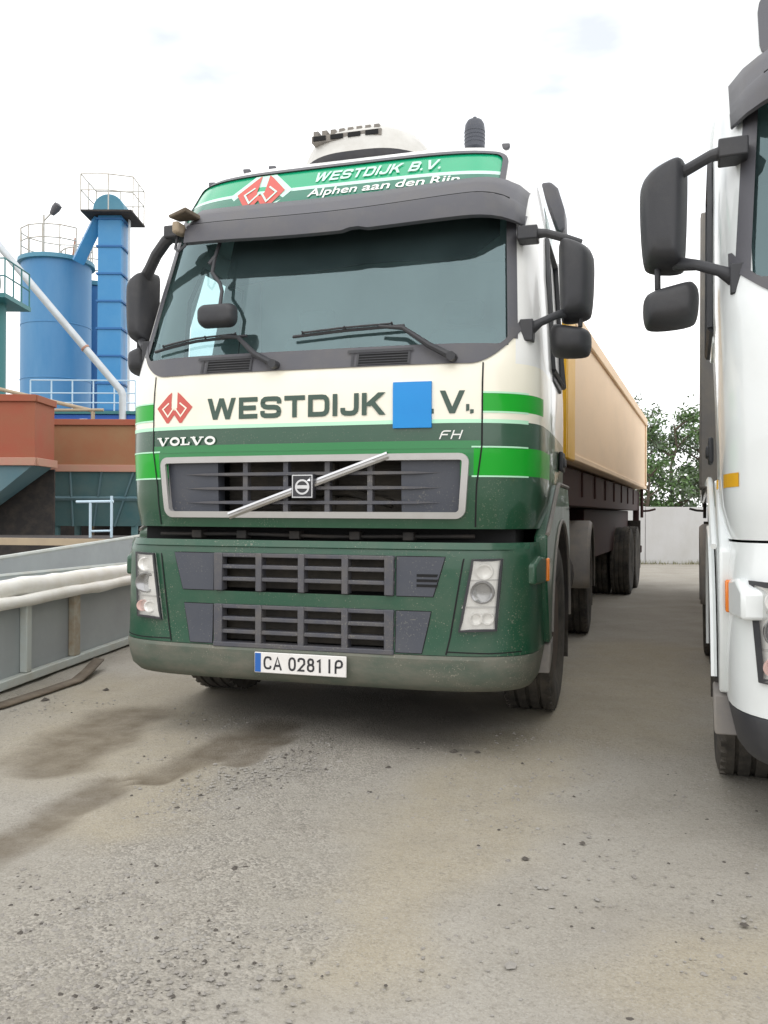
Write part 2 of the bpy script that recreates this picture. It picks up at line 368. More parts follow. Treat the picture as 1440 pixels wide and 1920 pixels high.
def ring(mb, S, outer, width, off0, off1, d=0.06):
    """raised band of given width just inside a closed outline"""
    o = densify(outer, d); n = len(o); inn = []
    for i in range(n):
        a, b, c = o[i - 1], o[i], o[(i + 1) % n]
        tx, tz = c[0] - a[0], c[1] - a[1]; l = math.hypot(tx, tz) or 1
        inn.append((b[0] - tz / l * width, b[1] + tx / l * width))
    o.append(o[0]); inn.append(inn[0])
    mb.grid([[S.p(x, z, off0) for x, z in o], [S.p(x, z, off1) for x, z in o], [S.p(x, z, off1) for x, z in inn], [S.p(x, z, off0 - 0.03) for x, z in inn]])
def seam(mb, S, pts, wd=0.005, off=0.0015):
    pts = densify(pts, 0.05, False); n = len(pts); L, R = [], []
    for i in range(n):
        a, c = pts[max(0, i - 1)], pts[min(n - 1, i + 1)]
        tx, tz = c[0] - a[0], c[1] - a[1]; l = math.hypot(tx, tz) or 1
        L.append(S.p(pts[i][0] - tz / l * wd, pts[i][1] + tx / l * wd, off)); R.append(S.p(pts[i][0] + tz / l * wd, pts[i][1] - tx / l * wd, off))
    mb.grid([L, R])

# ------------------------------------------------------------------ stroke lettering
def chamf(pl, r, closed):
    o = []; n = len(pl)
    for i in range(n):
        if not closed and i in (0, n - 1): o.append(pl[i]); continue
        a, b, c = pl[i - 1], pl[i], pl[(i + 1) % n]
        la = math.hypot(a[0] - b[0], a[1] - b[1]); lc = math.hypot(c[0] - b[0], c[1] - b[1])
        dot = ((a[0] - b[0]) * (c[0] - b[0]) + (a[1] - b[1]) * (c[1] - b[1])) / (la * lc)
        if abs(dot) > 0.35: o.append(b); continue
        for k in range(4):
            t = k / 3; ra = min(r, la * .5); rc = min(r, lc * .5)
            p0 = (b[0] + (a[0] - b[0]) / la * ra, b[1] + (a[1] - b[1]) / la * ra); p2 = (b[0] + (c[0] - b[0]) / lc * rc, b[1] + (c[1] - b[1]) / lc * rc)
            o.append(((1 - t) ** 2 * p0[0] + 2 * t * (1 - t) * b[0] + t * t * p2[0], (1 - t) ** 2 * p0[1] + 2 * t * (1 - t) * b[1] + t * t * p2[1]))
    return o
GL = {
 'W': (1.45, [([(.12, 1), (.41, 0)], 2), ([(.725, 1), (.41, 0)], 2), ([(.725, 1), (1.04, 0)], 2), ([(1.33, 1), (1.04, 0)], 2)]),
 'E': (.92, [([(.11, 0), (.11, 1)], 0), ([(.05, .895), (.92, .895)], 0), ([(.05, .105), (.92, .105)], 0), ([(.1, .5), (.84, .5)], 0)]),
 'S': (1.0, [([(.90, .66), (.90, .895), (.10, .895), (.10, .51), (.90, .49), (.90, .105), (.10, .105), (.10, .34)], 0)]),
 'T': (.98, [([(0, .895), (.98, .895)], 0), ([(.49, .895), (.49, 0)], 0)]),
 'D': (1.0, [([(.11, 0), (.11, 1)], 0), ([(.05, .895), (.89, .895), (.89, .105), (.05, .105)], 0)]),
 'I': (.22, [([(.11, 0), (.11, 1)], 0)]),
 'J': (.82, [([(.72, 1), (.72, .105), (.10, .105), (.10, .36)], 0)]),
 'K': (1.05, [([(.11, 0), (.11, 1)], 0), ([(.90, 1), (.22, .40)], 2), ([(.44, .60), (.93, 0)], 2)]),
 'V': (1.14, [([(.12, 1), (.57, 0)], 2), ([(1.02, 1), (.57, 0)], 2)]),
 'B': (.98, [([(.11, 0), (.11, 1)], 0), ([(.05, .895), (.85, .895), (.85, .5), (.05, .5)], 0), ([(.05, .5), (.87, .5), (.87, .105), (.05, .105)], 0)]),
 '.': (.2, [([(0, .1), (.2, .1)], 0)]),
 'F': (.9, [([(.92, .9), (.1, .9), (.1, 0)], 0), ([(.1, .5), (.75, .5)], 0)]),
 'H': (1.0, [([(.1, 0), (.1, 1)], 0), ([(.9, 0), (.9, 1)], 0), ([(.1, .5), (.9, .5)], 0)]),
 'O': (1.0, [([(.10, .105), (.10, .895), (.90, .895), (.90, .105)], 1)]),
 'L': (.8, [([(.1, 1), (.1, .1), (.8, .1)], 0)]),
 'C': (.9, [([(.85, .7), (.85, .9), (.1, .9), (.1, .1), (.85, .1), (.85, .3)], 0)]),
 'A': (1.0, [([(.06, 0), (.5, 1), (.94, 0)], 0), ([(.22, .32), (.78, .32)], 0)]),
 '0': (.9, [([(.08, .08), (.08, .92), (.82, .92), (.82, .08)], 1)]),
 '2': (.9, [([(.08, .68), (.08, .92), (.82, .92), (.82, .55), (.10, .08), (.86, .08)], 0)]),
 '8': (.9, [([(.08, .08), (.08, .52), (.82, .52), (.82, .08)], 1), ([(.14, .52), (.14, .92), (.76, .92), (.76, .52)], 1)]),
 '1': (.55, [([(.1, .76), (.42, .98), (.42, 0)], 0)]),
 'P': (.9, [([(.1, 0), (.1, .92), (.84, .92), (.84, .45), (.1, .45)], 0)]),
 ' ': (.45, []),
}
def strokes2d(pl, t, closed):
    n = len(pl); L, R = [], []
    for i in range(n):
        if closed: a, b, c = pl[i - 1], pl[i], pl[(i + 1) % n]
        else: a, b, c = pl[max(0, i - 1)], pl[i], pl[min(n - 1, i + 1)]
        def nrm(p, q):
            l = math.hypot(q[0] - p[0], q[1] - p[1]); return (-(q[1] - p[1]) / l, (q[0] - p[0]) / l) if l > 1e-9 else None
        n1, n2 = nrm(a, b), nrm(b, c); n1 = n1 or n2; n2 = n2 or n1
        m = (n1[0] + n2[0], n1[1] + n2[1]); l = math.hypot(*m); m = (m[0] / l, m[1] / l)
        k = min(2.2, 1 / max(0.2, m[0] * n1[0] + m[1] * n1[1])) * t / 2
        L.append((b[0] + m[0] * k, b[1] + m[1] * k)); R.append((b[0] - m[0] * k, b[1] - m[1] * k))
    if closed: L.append(L[0]); R.append(R[0])
    return L, R
def write(mb, text, x0, x1, z0, h, fn, t=.21, gap=.17, off=.003, slant=0.0, rad=.25, zslope=0.0):
    """draw text between x0 and x1 with height h; fn(x,z,off) -> point"""
    tot = sum(GL[c][0] for c in text) + gap * (len(text) - 1); sx = (x1 - x0) / tot; cx = 0.0; k = 0
    for c in text:
        wd, sts = GL[c]
        for pl, cl in sts:
            pl2 = [(px * sx, pz * h) for px, pz in (pl if cl == 2 else chamf(pl, rad, cl))]
            if cl == 2:
                (ax_, az_), (bx_, bz_) = pl2; hw = t * h * .5 * math.hypot(bx_ - ax_, bz_ - az_) / abs(bz_ - az_)
                L, R = [(ax_ - hw, az_), (bx_ - hw, bz_)], [(ax_ + hw, az_), (bx_ + hw, bz_)]
            else: L, R = strokes2d(pl2, t * h, cl)
            k += 1
            cv = lambda q: fn(x0 + cx * sx + q[0] + slant * min(h, max(0, q[1])), z0 + min(h, max(0.0, q[1])) + zslope * (cx * sx + q[0]), off + k * 0.00025)
            mb.grid([[cv(q) for q in L], [cv(q) for q in R]])
        cx += wd + gap
def plantext(text, x0, x1, z0, h, fn, slant=0.0, off=.003, bold=0.0):
    """outline-font text (converted to mesh) laid on fn"""
    cu = bpy.data.curves.new('t', 'FONT'); cu.body = text; cu.offset = bold
    o = bpy.data.objects.new('t', cu); COL.objects.link(o)
    dg = bpy.context.evaluated_depsgraph_get(); me = bpy.data.meshes.new_from_object(o.evaluated_get(dg))
    vs = [v.co.copy() for v in me.vertices]; fs = [tuple(p.vertices) for p in me.polygons]
    bpy.data.objects.remove(o); bpy.data.curves.remove(cu); bpy.data.meshes.remove(me)
    xa, xb = min(v.x for v in vs), max(v.x for v in vs); s = (x1 - x0) / (xb - xa); zs = h / 0.72
    mb = MB(); mb.add([fn(x0 + (v.x - xa) * s + slant * v.y * zs, z0 + v.y * zs, off) for v in vs], fs)
    return mb

def emblem_diamond(red, line, cx, cz, w, h, fn, off):
    """red diamond split into two facing hooks with a pale W line inside"""
    k = 0
    for sg in (-1, 1):
        P = lambda u, v, o: fn(cx + sg * u * w / 2, cz + v * h / 2, o)
        poly = [(.16, 1.0), (.34, .82), (1.0, 0.0), (.42, -.98), (.30, -.98), (.0, -.45), (.0, -.20), (.16, -.02)]
        n = len(poly); red.add([P(u, v, off) for u, v in poly], [tuple(range(n))])
        pl = [(.64, .30), (.36, -.02), (.56, -.30), (.34, -.62), (.0, -.05)]
        pl2 = [(u * w / 2, v * h / 2) for u, v in [(.30, .30), (.66, -.06), (.36, -.56), (.02, .0)]]
        L, R = strokes2d(pl2, w * .035, False)
        line.grid([[fn(cx + sg * q[0], cz + q[1], off + .001) for q in L], [fn(cx + sg * q[0], cz + q[1], off + .001) for q in R]])

# ------------------------------------------------------------------ wheels
def wheel(parent, cx, cy, r=0.53, wd=0.31, outer=1, dual=False):
    """tyre (ribbed tread) with rim as sub-part; cx is the outer face"""
    t = MB(); xs = -outer
    def tyre(x0):
        prof = []
        x = lambda f: x0 + xs * f * wd
        pr = [(r * .56, .10), (r * .70, .02), (r * .88, .0), (r * .95, .03), (r * .985, .08)]
        pr += [(r * 1.0, .12), (r * 1.0, .24), (r * .975, .25), (r * .975, .29), (r, .30), (r, .46), (r * .972, .47), (r * .972, .53), (r, .54), (r, .70), (r * .975, .71), (r * .975, .75), (r, .76), (r, .88)]
        pr += [(r * .985, .92), (r * .95, .97), (r * .88, 1.0), (r * .70, .98), (r * .56, .90)]
        t.lathe([(a, x(b)) for a, b in pr], (0, cy, r - .008), 'x', 56)
        # shoulder blocks
        nb = 44
        for k in range(nb):
            a = 2 * pi * k / nb
            for f0, f1 in ((.05, .14), (.86, .95)):
                Rm = Matrix.Translation((0, cy, r - .008)) @ Matrix.Rotation(a, 4, 'X')
                xa, xb = sorted((x(f0), x(f1)))
                t.box(xa, xb, -.018, .018, r * .97, r * 1.004, Rm)
    tyre(cx)
    if dual: tyre(cx + xs * (wd + .035))
    to = t.build('wheel', M['tyre'], parent, ang=0.5)
    rm = MB(); x = lambda d: cx + xs * d
    rm.lathe([(r * .57, x(.03)), (r * .54, x(.035)), (r * .50, x(.07)), (r * .40, x(.10)), (r * .30, x(.09)), (r * .20, x(.06)), (r * .17, x(.045)), (.02, x(.04))], (0, cy, r - .008), 'x', 36)
    for k in range(10):
        a = 2 * pi * k / 10; rm.tube([(x(.07), cy + r * .27 * cos(a), r + r * .27 * sin(a)), (x(.03), cy + r * .27 * cos(a), r + r * .27 * sin(a))], .014, 6)
    rm.build('rim', M['rim'], to)
    return to

# ------------------------------------------------------------------ mirrors
def pillow(mb, outline, y_back, y_front, inset, n=5):
    """rounded housing: outline (x,z), flat at y_back, domed toward y_front"""
    cx = sum(p[0] for p in outline) / len(outline); cz = sum(p[1] for p in outline) / len(outline)
    w = max(p[0] for p in outline) - min(p[0] for p in outline); h = max(p[1] for p in outline) - min(p[1] for p in outline)
    rows = []
    for k in range(n + 1):
        a = (k / n) * pi / 2
        s = inset * (1 - cos(a)); y = lerp(y_back, y_front, sin(a))
        rows.append([(cx + (x - cx) * (1 - 2 * s / w), y, cz + (z - cz) * (1 - 2 * s / h)) for x, z in outline])
    for k in (0.7, 0.35):
        rows.append([(cx + (p[0] - cx) * k, p[1] - .006 * (1 - k), cz + (p[2] - cz) * k) for p in rows[n]])
    mb.grid(rows, wrap=True)
    nb = len(outline); mb.add([rows[0][i] for i in range(nb)], [tuple(range(nb))]); mb.add(rows[-1], [tuple(range(nb))[::-1]])

def chaikin(p, n=2):
    for _ in range(n):
        o = []
        for i in range(len(p)):
            a, b = p[i], p[(i + 1) % len(p)]
            o += [(lerp(a[0], b[0], .25), lerp(a[1], b[1], .25)), (lerp(a[0], b[0], .75), lerp(a[1], b[1], .75))]
        p = o
    return p
def mirrors(parent, sg, main, low, armA, armB, fat=1.0):
    m = MB(); main = chaikin(main); low = chaikin(low)
    pillow(m, [(sg * x, z) for x, z in main], 0.52, 0.33, 0.055)
    mo = m.build('mirror_housing', M['black'], parent, ang=1.0)
    g = MB(); xs = [p[0] for p in main]; zs = [p[1] for p in main]
    g.box(*sorted((sg * (min(xs) + .02), sg * (max(xs) - .02))), 0.521, 0.525, min(zs) + .03, max(zs) - .03); g.build('mirror_glass', M['chrome'], mo)
    m = MB(); pillow(m, [(sg * x, z) for x, z in low], 0.52, 0.37, 0.05); m.build('wide_angle_mirror', M['black'], parent, ang=1.0)
    a = MB()
    a.tube([(sg * x, y, z) for x, y, z in armA], .024, 10, rs=[.034] + [.024 * fat] * (len(armA) - 2) + [.03 * fat])
    x, y, z = armA[0]; a.box(*sorted((sg * (x - .05), sg * (x + .06))), y - .05, y + .07, z - .04, z + .035)
    a.build('mirror_arm', M['black'], parent, bevel=.012)
    a = MB()
    a.tube([(sg * x, y, z) for x, y, z in armB], .024, 10, rs=[.036] + [.022] * (len(armB) - 2) + [.03])
    x, y, z = armB[0]; a.box(*sorted((sg * (x - .05), sg * (x + .02))), y - .05, y + .05, z - .07, z + .045)
    xm = sum(xs) / len(xs) + .03; zlo = min(zs); a.tube([(sg * xm, .45, zlo + .03), (sg * xm, .45, max(p[1] for p in low) - .03)], .013, 8)
    a.build('mirror_arm', M['black'], parent, bevel=.012)

# ------------------------------------------------------------------ the tractor unit
CAB_WIDE = Surf([z if z <= 3.12 else 3.12 + (z - 3.12) * 1.75 for z in CZ], CY, [1.20, 1.215, 1.220, 1.226, 1.230, 1.234, 1.232, 1.222, 1.208, 1.155, 1.12, 1.07, .98, .88], 0.72, 4.6)
def tractor(root, style):
    G = style == 'green'
    CAB = CAB_GREEN if G else CAB_WIDE
    BUM = BUM_GREEN if G else BUM_WIDE
    K = 1.0 if G else 1.052
    zf = (lambda z: z) if G else (lambda z: z if z <= 3.12 else 3.12 + (z - 3.12) * 1.75)
    paint_low = M['green'] if G else M['cool_white']
    # ---- cab shell
    zl = sorted(set([1.17, 1.21, 1.25, 1.30, 1.37, 1.445, 1.53, 1.59, 1.66, 1.725, 1.775, 1.83, 1.87, 1.95, 2.03, 2.08, 2.13, 2.20, 2.30, 2.42, 2.55, 2.68, 2.80, 2.90, 2.98, 3.05, 3.12, 3.20, 3.27, 3.34, 3.38, 3.42, 3.45, 3.48, 3.50, 3.52, 3.54]))
    zl = [zf(z) for z in zl]
    us = [0, .10, .22, .34, .46, .58, .685, .74, .774, .81, .845, .872, .90, .925, .945, .962, .976, .987, .995, 1.0]
    ys = [0.90, 1.00, 1.10, 1.20, 1.32, 1.45, 1.60, 1.78, CAB_BACK]
    def half(z):
        r = []; W = CAB.W(z)
        for u in us: r.append((u * W, CAB.y(u * W, z), z))
        yend = r[-1][1]
        yb = CAB_BACK
        for y in ys:
            t = (y - .8) / (CAB_BACK - .8); r.append((W - .022 * max(0, t) ** 1.5, lerp(yend, yb, max(0.0, (y - 0.80) / (yb - 0.80))), z))
        return r
    rows = []
    for z in zl:
        h = half(z); rows.append([(-x, y, zz) for x, y, zz in h[::-1]] + h[1:])
    nc = len(rows[0]); mid = len(us) + len(ys) - 1
    body = MB()
    mats = [M['green'], M['bright'], M['cream'], M['white'], M['black'], M['curtain'], M['midgreen']] if G else [M['cool_white']] * 3 + [M['cool_white'], M['black'], M['curtain'], M['cool_white']]
    vs = [p for r in rows for p in r]; base = 0; body.v = vs
    for i in range(len(zl) - 1):
        za, zb = zl[i], zl[i + 1]; zm = (za + zb) / 2
        for j in range(nc - 1):
            p, q = rows[i][j], rows[i][j + 1]
            xm = (p[0] + q[0]) / 2; ym = (p[1] + q[1]) / 2; u = abs(xm) / CAB.W(zm)
            side = u > .9999
            if za >= 1.249 and zb <= 1.531 and u < .685: continue                 # grille opening
            if za >= 2.129 and zb <= 2.981 and u < (.872 if G else .90): continue                 # windscreen opening
            if side and za >= 2.129 and zb <= 2.901 and 0.90 < ym + .25 * max(0, 0) < 1.62 and not (zm > 2.68 and ym < 1.02): continue   # door window
            mi = 3
            if zm < 1.445: mi = 0
            elif zm < 1.59: mi = (1 if u > .74 else 6) if ym < 0.62 else 0
            elif zm < 1.725: mi = 0
            elif 1.775 < zm < 1.87 and u > .774 and ym < 0.50: mi = 1
            elif zm < 2.03 or (zm < 2.2 and u < .90): mi = 2 if ym < 0.75 else 3
            elif zm < 2.13 and u < .76: mi = 4
            elif u < .90 and zm < 2.98 and u > .87: mi = 4
            body.f.append([i * nc + j, i * nc + j + 1, (i + 1) * nc + j + 1, (i + 1) * nc + j]); body.m.append(mi)
    body.mi = 3
    top = rows[-1]; m_ = nc // 2
    for j in range(m_): body.add([top[j], top[j + 1], top[nc - 2 - j], top[nc - 1 - j]], [(0, 1, 2, 3)] if j + 1 < m_ else [(0, 1, 3)])
    for i in range(len(zl) - 1):
        body.add([rows[i][0], rows[i + 1][0], rows[i + 1][-1], rows[i][-1]], [(0, 1, 2, 3)])
    body.build('cab_body', mats, root, ang=0.7)
    # lining so that the inside does not read as painted sheet
    li = MB()
    def lin(z, s): 
        h = half(z); h = [(x * s, y + .05, zz) for x, y, zz in h if y > 1.0 or x > 0.3]
        return h
    li.box(-1.10, 1.10, 1.86, 1.90, 1.2, 3.10)            # rear curtain
    li.box(-1.10, 1.10, 0.75, 1.855, 3.06, 3.10)           # roof lining
    li.box(-1.15, 1.15, 0.40, 1.855, 1.25, 1.30)           # floor
    li.build('cab_lining', M['curtain'], root)
    d = MB()
    d.prism([(.22, 1.60), (.19, 2.02), (.23, 2.09), (.55, 2.14), (.75, 2.02), (.80, 1.60)], lambda y, z: (-.97, y, z), lambda y, z: (.97, y, z))
    dsh = d.build('dashboard', M['dash'], root, bevel=.02)
    st = MB(); c = Vector((.52, .85, 2.12)); ax = Vector((0, -.55, .83)).normalized(); e1 = Vector((1, 0, 0)); e2 = ax.cross(e1)
    st.tube([c + (e1 * cos(2 * pi * k / 28) + e2 * sin(2 * pi * k / 28)) * .23 for k in range(29)], .016, 8, caps=False)
    st.tube([c - e1 * .23, c, c + e1 * .23], .015, 6); st.tube([c, c - ax * .3], .03, 8)
    st.build('steering_wheel', M['black'], root)
    for sx in (-.55, .55):
        s_ = MB(); s_.box(sx - .25, sx + .25, 1.15, 1.65, 1.75, 1.90); s_.box(sx - .24, sx + .24, 1.58, 1.72, 1.9, 2.55); s_.box(sx - .14, sx + .14, 1.60, 1.70, 2.58, 2.75)
        s_.build('seat', M['seat'], root, bevel=.05, seg=3)
    if G:
        q = MB(); q.grid([[(1.13 + .012 * sin(k * 1.1), .92 + k * .035, z) for k in range(22)] for z in (2.0, 2.5, 3.02)]); q.build('glare_screen', M['curtain'], root)  # sheet added to shut out the glare through this side window
    # ---- glazing
    g = MB(); patch(g, CAB, lambda v: -K * lerp(1.072, 1.022, v), lambda v: K * lerp(1.072, 1.022, v), 2.125, 2.985, -.012, 30, 10); g.build('windscreen', M['windscreen'], root)
    for sg in (-1, 1):
        g = MB(); n1 = 2; X = lambda z: sg * (CAB.W(z) - .012)
        g.add([(X(2.12), .93, 2.12), (X(2.12), 1.64, 2.12), (X(2.91), 1.64, 2.91), (X(2.91), 1.08, 2.91), (X(2.62), .93, 2.62)], [(0, 1, 2, 3, 4)])
        g.build('side_window', M['sideglass'], root)
        fr = MB(); P = [(.90, 2.11), (1.66, 2.11), (1.66, 2.93), (1.06, 2.93), (.90, 2.66)]
        fr.tube([(sg * (CAB.W(z) + .004), y, z) for y, z in P + [P[0]]], .022, 6)
        fr.build('window_frame', M['black'], root)
    f = MB()
    for sg in (-1, 1):
        patch(f, CAB, (lambda v: K * lerp(1.062, 1.008, v)) if sg > 0 else (lambda v: -K * lerp(1.112, 1.058, v)), (lambda v: K * lerp(1.112, 1.058, v)) if sg > 0 else (lambda v: -K * lerp(1.062, 1.008, v)), 2.17, 2.985, .004, 16, 10)
    patch(f, CAB, -1.13 * K, 1.13 * K, lambda x: 2.025 + .20 * max(0, (abs(x) / K - .88) / .25) ** 2.0, lambda x: 2.135 + .15 * min(1, max(0, (abs(x) / K - 1.02) / .10)) ** 1.5, .007, 180, 3)
    f.build('windscreen_frame', M['greyplastic'], root)
    sb = MB()      # dark sheet behind the glass, standing in for the visor's reflection
    pts = [(-.62, 2.60), (-.60, 2.57), (-.2, 2.62), (.25, 2.66), (.52, 2.655), (.72, 2.63), (.86, 2.68), (.98, 2.80)] if G else [(-.98, 2.62), (-.5, 2.60), (.5, 2.60), (.98, 2.62)]
    sb.grid([[CAB.p(x, z, -.05) for x, z in pts], [CAB.p(x if abs(x) < .9 else x * .98, 3.05, -.05) for x, z in pts]])
    sb.build('visor_reflection', M['void'], root, solid=.01)
    # ---- sun visor
    v = MB(); rws = []
    prof = [(-.02, 3.135), (.03, 3.150), (.105, 3.125), (.165, 3.06), (.18, 2.995), (.190, 2.985), (.205, 2.975), (.205, 2.90), (.195, 2.845), (.165, 2.84), (.03, 2.93)]
    xs = [-1.0 + 2.0 * k / 40 for k in range(41)]
    if G: x_lo = -.965
    for off, z in prof:
        r = []
        for k in range(45):
            u = -1 + 2 * k / 44; x = u * 1.115 * (1.0 if G else 1.045); zz = z
            if G and x < -.83: x = -.83 + k * .0001
            fall = max(0.0, (abs(x) - .85) / .27)
            o2 = off * (1 - .55 * fall ** 2); zz = z - .03 * fall ** 2 * (1 if z > 2.95 else .2) - (.058 if z > 2.95 else .045) * (max(0, 1 - (x / 1.0) ** 2) if (x > 0 or not G or z < 2.95) else max(.62, 1 - .40 * x * x))
            if G and z < 2.95: zz += -.018 * max(0, -(x + .5)) if x < -.5 else 0.0
            if G and z < 2.95 and .16 < x < .3: zz += .012
            yy = CAB.y(min(abs(x), CAB.W(z) * .985), z)
            r.append((x, yy - o2, zz))
        rws.append(r)
    v.grid(rws)
    vo = v.build('sun_visor', M['greyplastic'], root, ang=.55, solid=.008)
    q = MB(); sp_ = []
    for k in range(60):
        x = lerp(-.82 if G else -1.05, 1.04, k / 59); fall = max(0.0, (abs(x) - .85) / .27)
        zz = 2.985 - .03 * fall ** 2 - .058 * (max(0, 1 - x * x) if (x > 0 or not G) else max(.62, 1 - .40 * x * x))
        sp_.append((x, CAB.y(min(abs(x), CAB.W(2.985) * .985), 2.985) - .193 * (1 - .55 * fall ** 2), zz))
    q.tube(sp_, .006, 6); q.build('visor_seam', M['void'], vo)
    # ---- banner
    if G:
        fr = MB(); zb_, zt_ = 3.03, 3.372
        out_ = rrect(-1.05, .99, zb_, zt_, .07)
        ring(fr, CAB, out_, .028, .0, .020); 
        bo = fr.build('roof_sign', M['greyplastic'], root)
        q = MB(); patch(q, CAB, -1.02, .965, 3.21, 3.347, .006, 60, 3); q.build('sign_panel', M['banner_green'], bo)
        q = MB(); patch(q, CAB, -1.02, .965, 3.05, 3.185, .006, 60, 3); q.build('sign_panel', M['banner_dark'], bo)
        q = MB(); patch(q, CAB, -1.02, .965, 3.185, 3.21, .007, 60, 2); 
        quadpatch(q, CAB, [(-.62, 3.185), (-.33, 3.185), (-.33, 3.21), (-.62, 3.21)], .008)
        P = [(-.66, 3.197), (-.50, 3.07), (-.34, 3.197), (-.50, 3.335)]
        q.add([CAB.p(x, z, .009) for x, z in [(-.70, 3.197), (-.58, 3.07), (-.40, 3.07), (-.28, 3.197), (-.42, 3.335), (-.56, 3.335)]], [tuple(range(6))])
        q.build('sign_stripe', M['banner_mint'], bo)
        r_, l_ = MB(), MB(); emblem_diamond(r_, l_, -.49, 3.20, .32, .27, lambda x, z, o: CAB.p(x, z, o), .012)
        r_.build('sign_logo', M['red'], bo); l_.build('sign_logo_line', M['banner_mint'], bo)
        q = MB(); write(q, 'WESTDIJK B.V.', -.16, .62, 3.235, .072, lambda x, z, o: CAB.p(x, z, o), t=.20, off=.012, slant=.25); q.build('sign_lettering', M['banner_mint'], bo)
        for tx, xa, xb in (('Alphen', -.17, .135), ('aan', .17, .335), ('den', .37, .54), ('Rijn', .575, .74)):
            q = plantext(tx, xa, xb, 3.125, .058, lambda x, z, o: CAB.p(x, z, o), .15, .012, .012); q.build('sign_lettering', M['lettering_white'], bo, smooth=False)
    else:
        fr = MB(); ring(fr, CAB, rrect(-1.05, 1.05, 3.08, 3.50, .12), .05, .0, .02); patch(fr, CAB, -1.01, 1.01, 3.12, 3.46, .004, 24, 3)
        fr.build('roof_sign', M['greyplastic'], root)
    # ---- intakes and wipers
    for xa, xb in ((-.60, -.33), (.29, .57)):
        q = MB(); patch(q, CAB, xa, xb, 1.995 if False else 2.035, 2.095, .010, 8, 2)
        vo2 = q.build('air_vent', M['void'], root)
        q = MB()
        for k in range(5): quadpatch(q, CAB, [(xa, 2.034 + k * .0145), (xb, 2.034 + k * .0145), (xb, 2.0385 + k * .0145), (xa, 2.0385 + k * .0145)], .014, 4)
        for xx in (xa - .03, xa, xb): quadpatch(q, CAB, [(xx - .006, 2.03), (xx + .006, 2.03), (xx + .006, 2.10), (xx - .006, 2.10)], .016, 2)
        quadpatch(q, CAB, [(xa - .06, 2.103), (xb + .02, 2.103), (xb + .02, 2.118), (xa - .06, 2.118)], .02, 4)
        q.build('vent_slat', M['black'], vo2)
    if G: W1 = [[(-.18, 2.055), (-.30, 2.12), (-.42, 2.225), (-.52, 2.235)], [(-.99, 2.185), (-.70, 2.225), (-.38, 2.238)]]; W2 = [[(.80, 2.055), (.68, 2.12), (.53, 2.225), (.40, 2.240)], [(-.10, 2.215), (.20, 2.235), (.53, 2.245)]]
    else: W1 = [[(-.25, 2.06), (-.5, 2.2)], [(-1.0, 2.19), (-.4, 2.23)]]; W2 = [[(.8, 2.06), (.5, 2.2)], [(-.1, 2.2), (.5, 2.24)]]
    for arm, blade in (W1, W2):
        q = MB(); pts = densify(arm, .05, False); q.tube([CAB.p(x, z, .05) for x, z in pts], .011, 8, rs=[.020 - .012 * i / len(pts) for i in range(len(pts))])
        q.tube([CAB.p(arm[0][0], arm[0][1], .0), CAB.p(arm[0][0], arm[0][1], .07)], .024, 10)
        ws = q.build('wiper', M['black'], root)
        q = MB(); pts = densify(blade, .06, False); q.tube([CAB.p(x, z, .020) for x, z in pts], .009, 6); q.tube([CAB.p(x, z + .014, .036) for x, z in pts[1:-1]], .006, 6)
        for k in (1, len(pts) // 2, len(pts) - 2): q.tube([CAB.p(pts[k][0], pts[k][1], .02), CAB.p(pts[k][0], pts[k][1] + .02, .045)], .006, 6)
        q.build('wiper_blade', M['black'], ws)
    # ---- hood details
    fn = lambda x, z, o: CAB.p(x, z, o)
    if G:
        q = MB(); patch(q, CAB, -1.17, 1.17, 1.715, 1.735, .002, 200, 1)
        for zz in (1.593, 1.442): 
            for s0, s1 in (((-1.17, -.90), (.90, 1.17)) if True else ()): patch(q, CAB, s0, s1, zz - .004, zz + .004, .0025, 48, 1)
        for sg in (-1, 1):
            for zz in (1.772, 1.873): patch(q, CAB, min(sg * .955, sg * 1.17), max(sg * .955, sg * 1.17), zz - .004, zz + .005, .0025, 48, 1)
        q.build('livery_pinstripe', M['mint'], root)
        q = MB(); patch(q, CAB, -.945, .945, 1.585, 1.625, .0018, 30, 1); q.build('livery_stripe', M['midgreen'], root)
        q = MB(); write(q, 'WESTDIJK', -.585, .45, 1.765, .118, fn, t=.225, gap=.15, off=.002); q.build('company_lettering', M['ink'], root, smooth=False)
        q = MB(); write(q, '.V', .685, .865, 1.765, .118, fn, t=.225, gap=.28, off=.002)
        for (a, b, h0, h1) in ((.872, .888, 1.775, 1.812), (.892, .91, 1.762, 1.785)): quadpatch(q, CAB, [(a, h0), (b, h0 + .004), (b, h1), (a, h1)], .003, 2)
        q.build('company_lettering', M['ink'], root, smooth=False)
        r_, l_ = MB(), MB(); emblem_diamond(r_, l_, -.803, 1.842, .245, .178, fn, .002)
        lo = r_.build('company_logo', M['red'], root, smooth=False); l_.build('logo_line', M['cream'], lo, smooth=False)
        # blue board over the letter
        q = MB(); slab(q, CAB, [(.495, 1.692), (.698, 1.692), (.696, 1.932), (.493, 1.932)], .001, .016, 4); 
        bb = q.build('blue_board', M['blue_board'], root); tag(bb, 'plain blue board fixed over a letter of the company name')
        # maker lettering
        q = MB(); xx = -.915
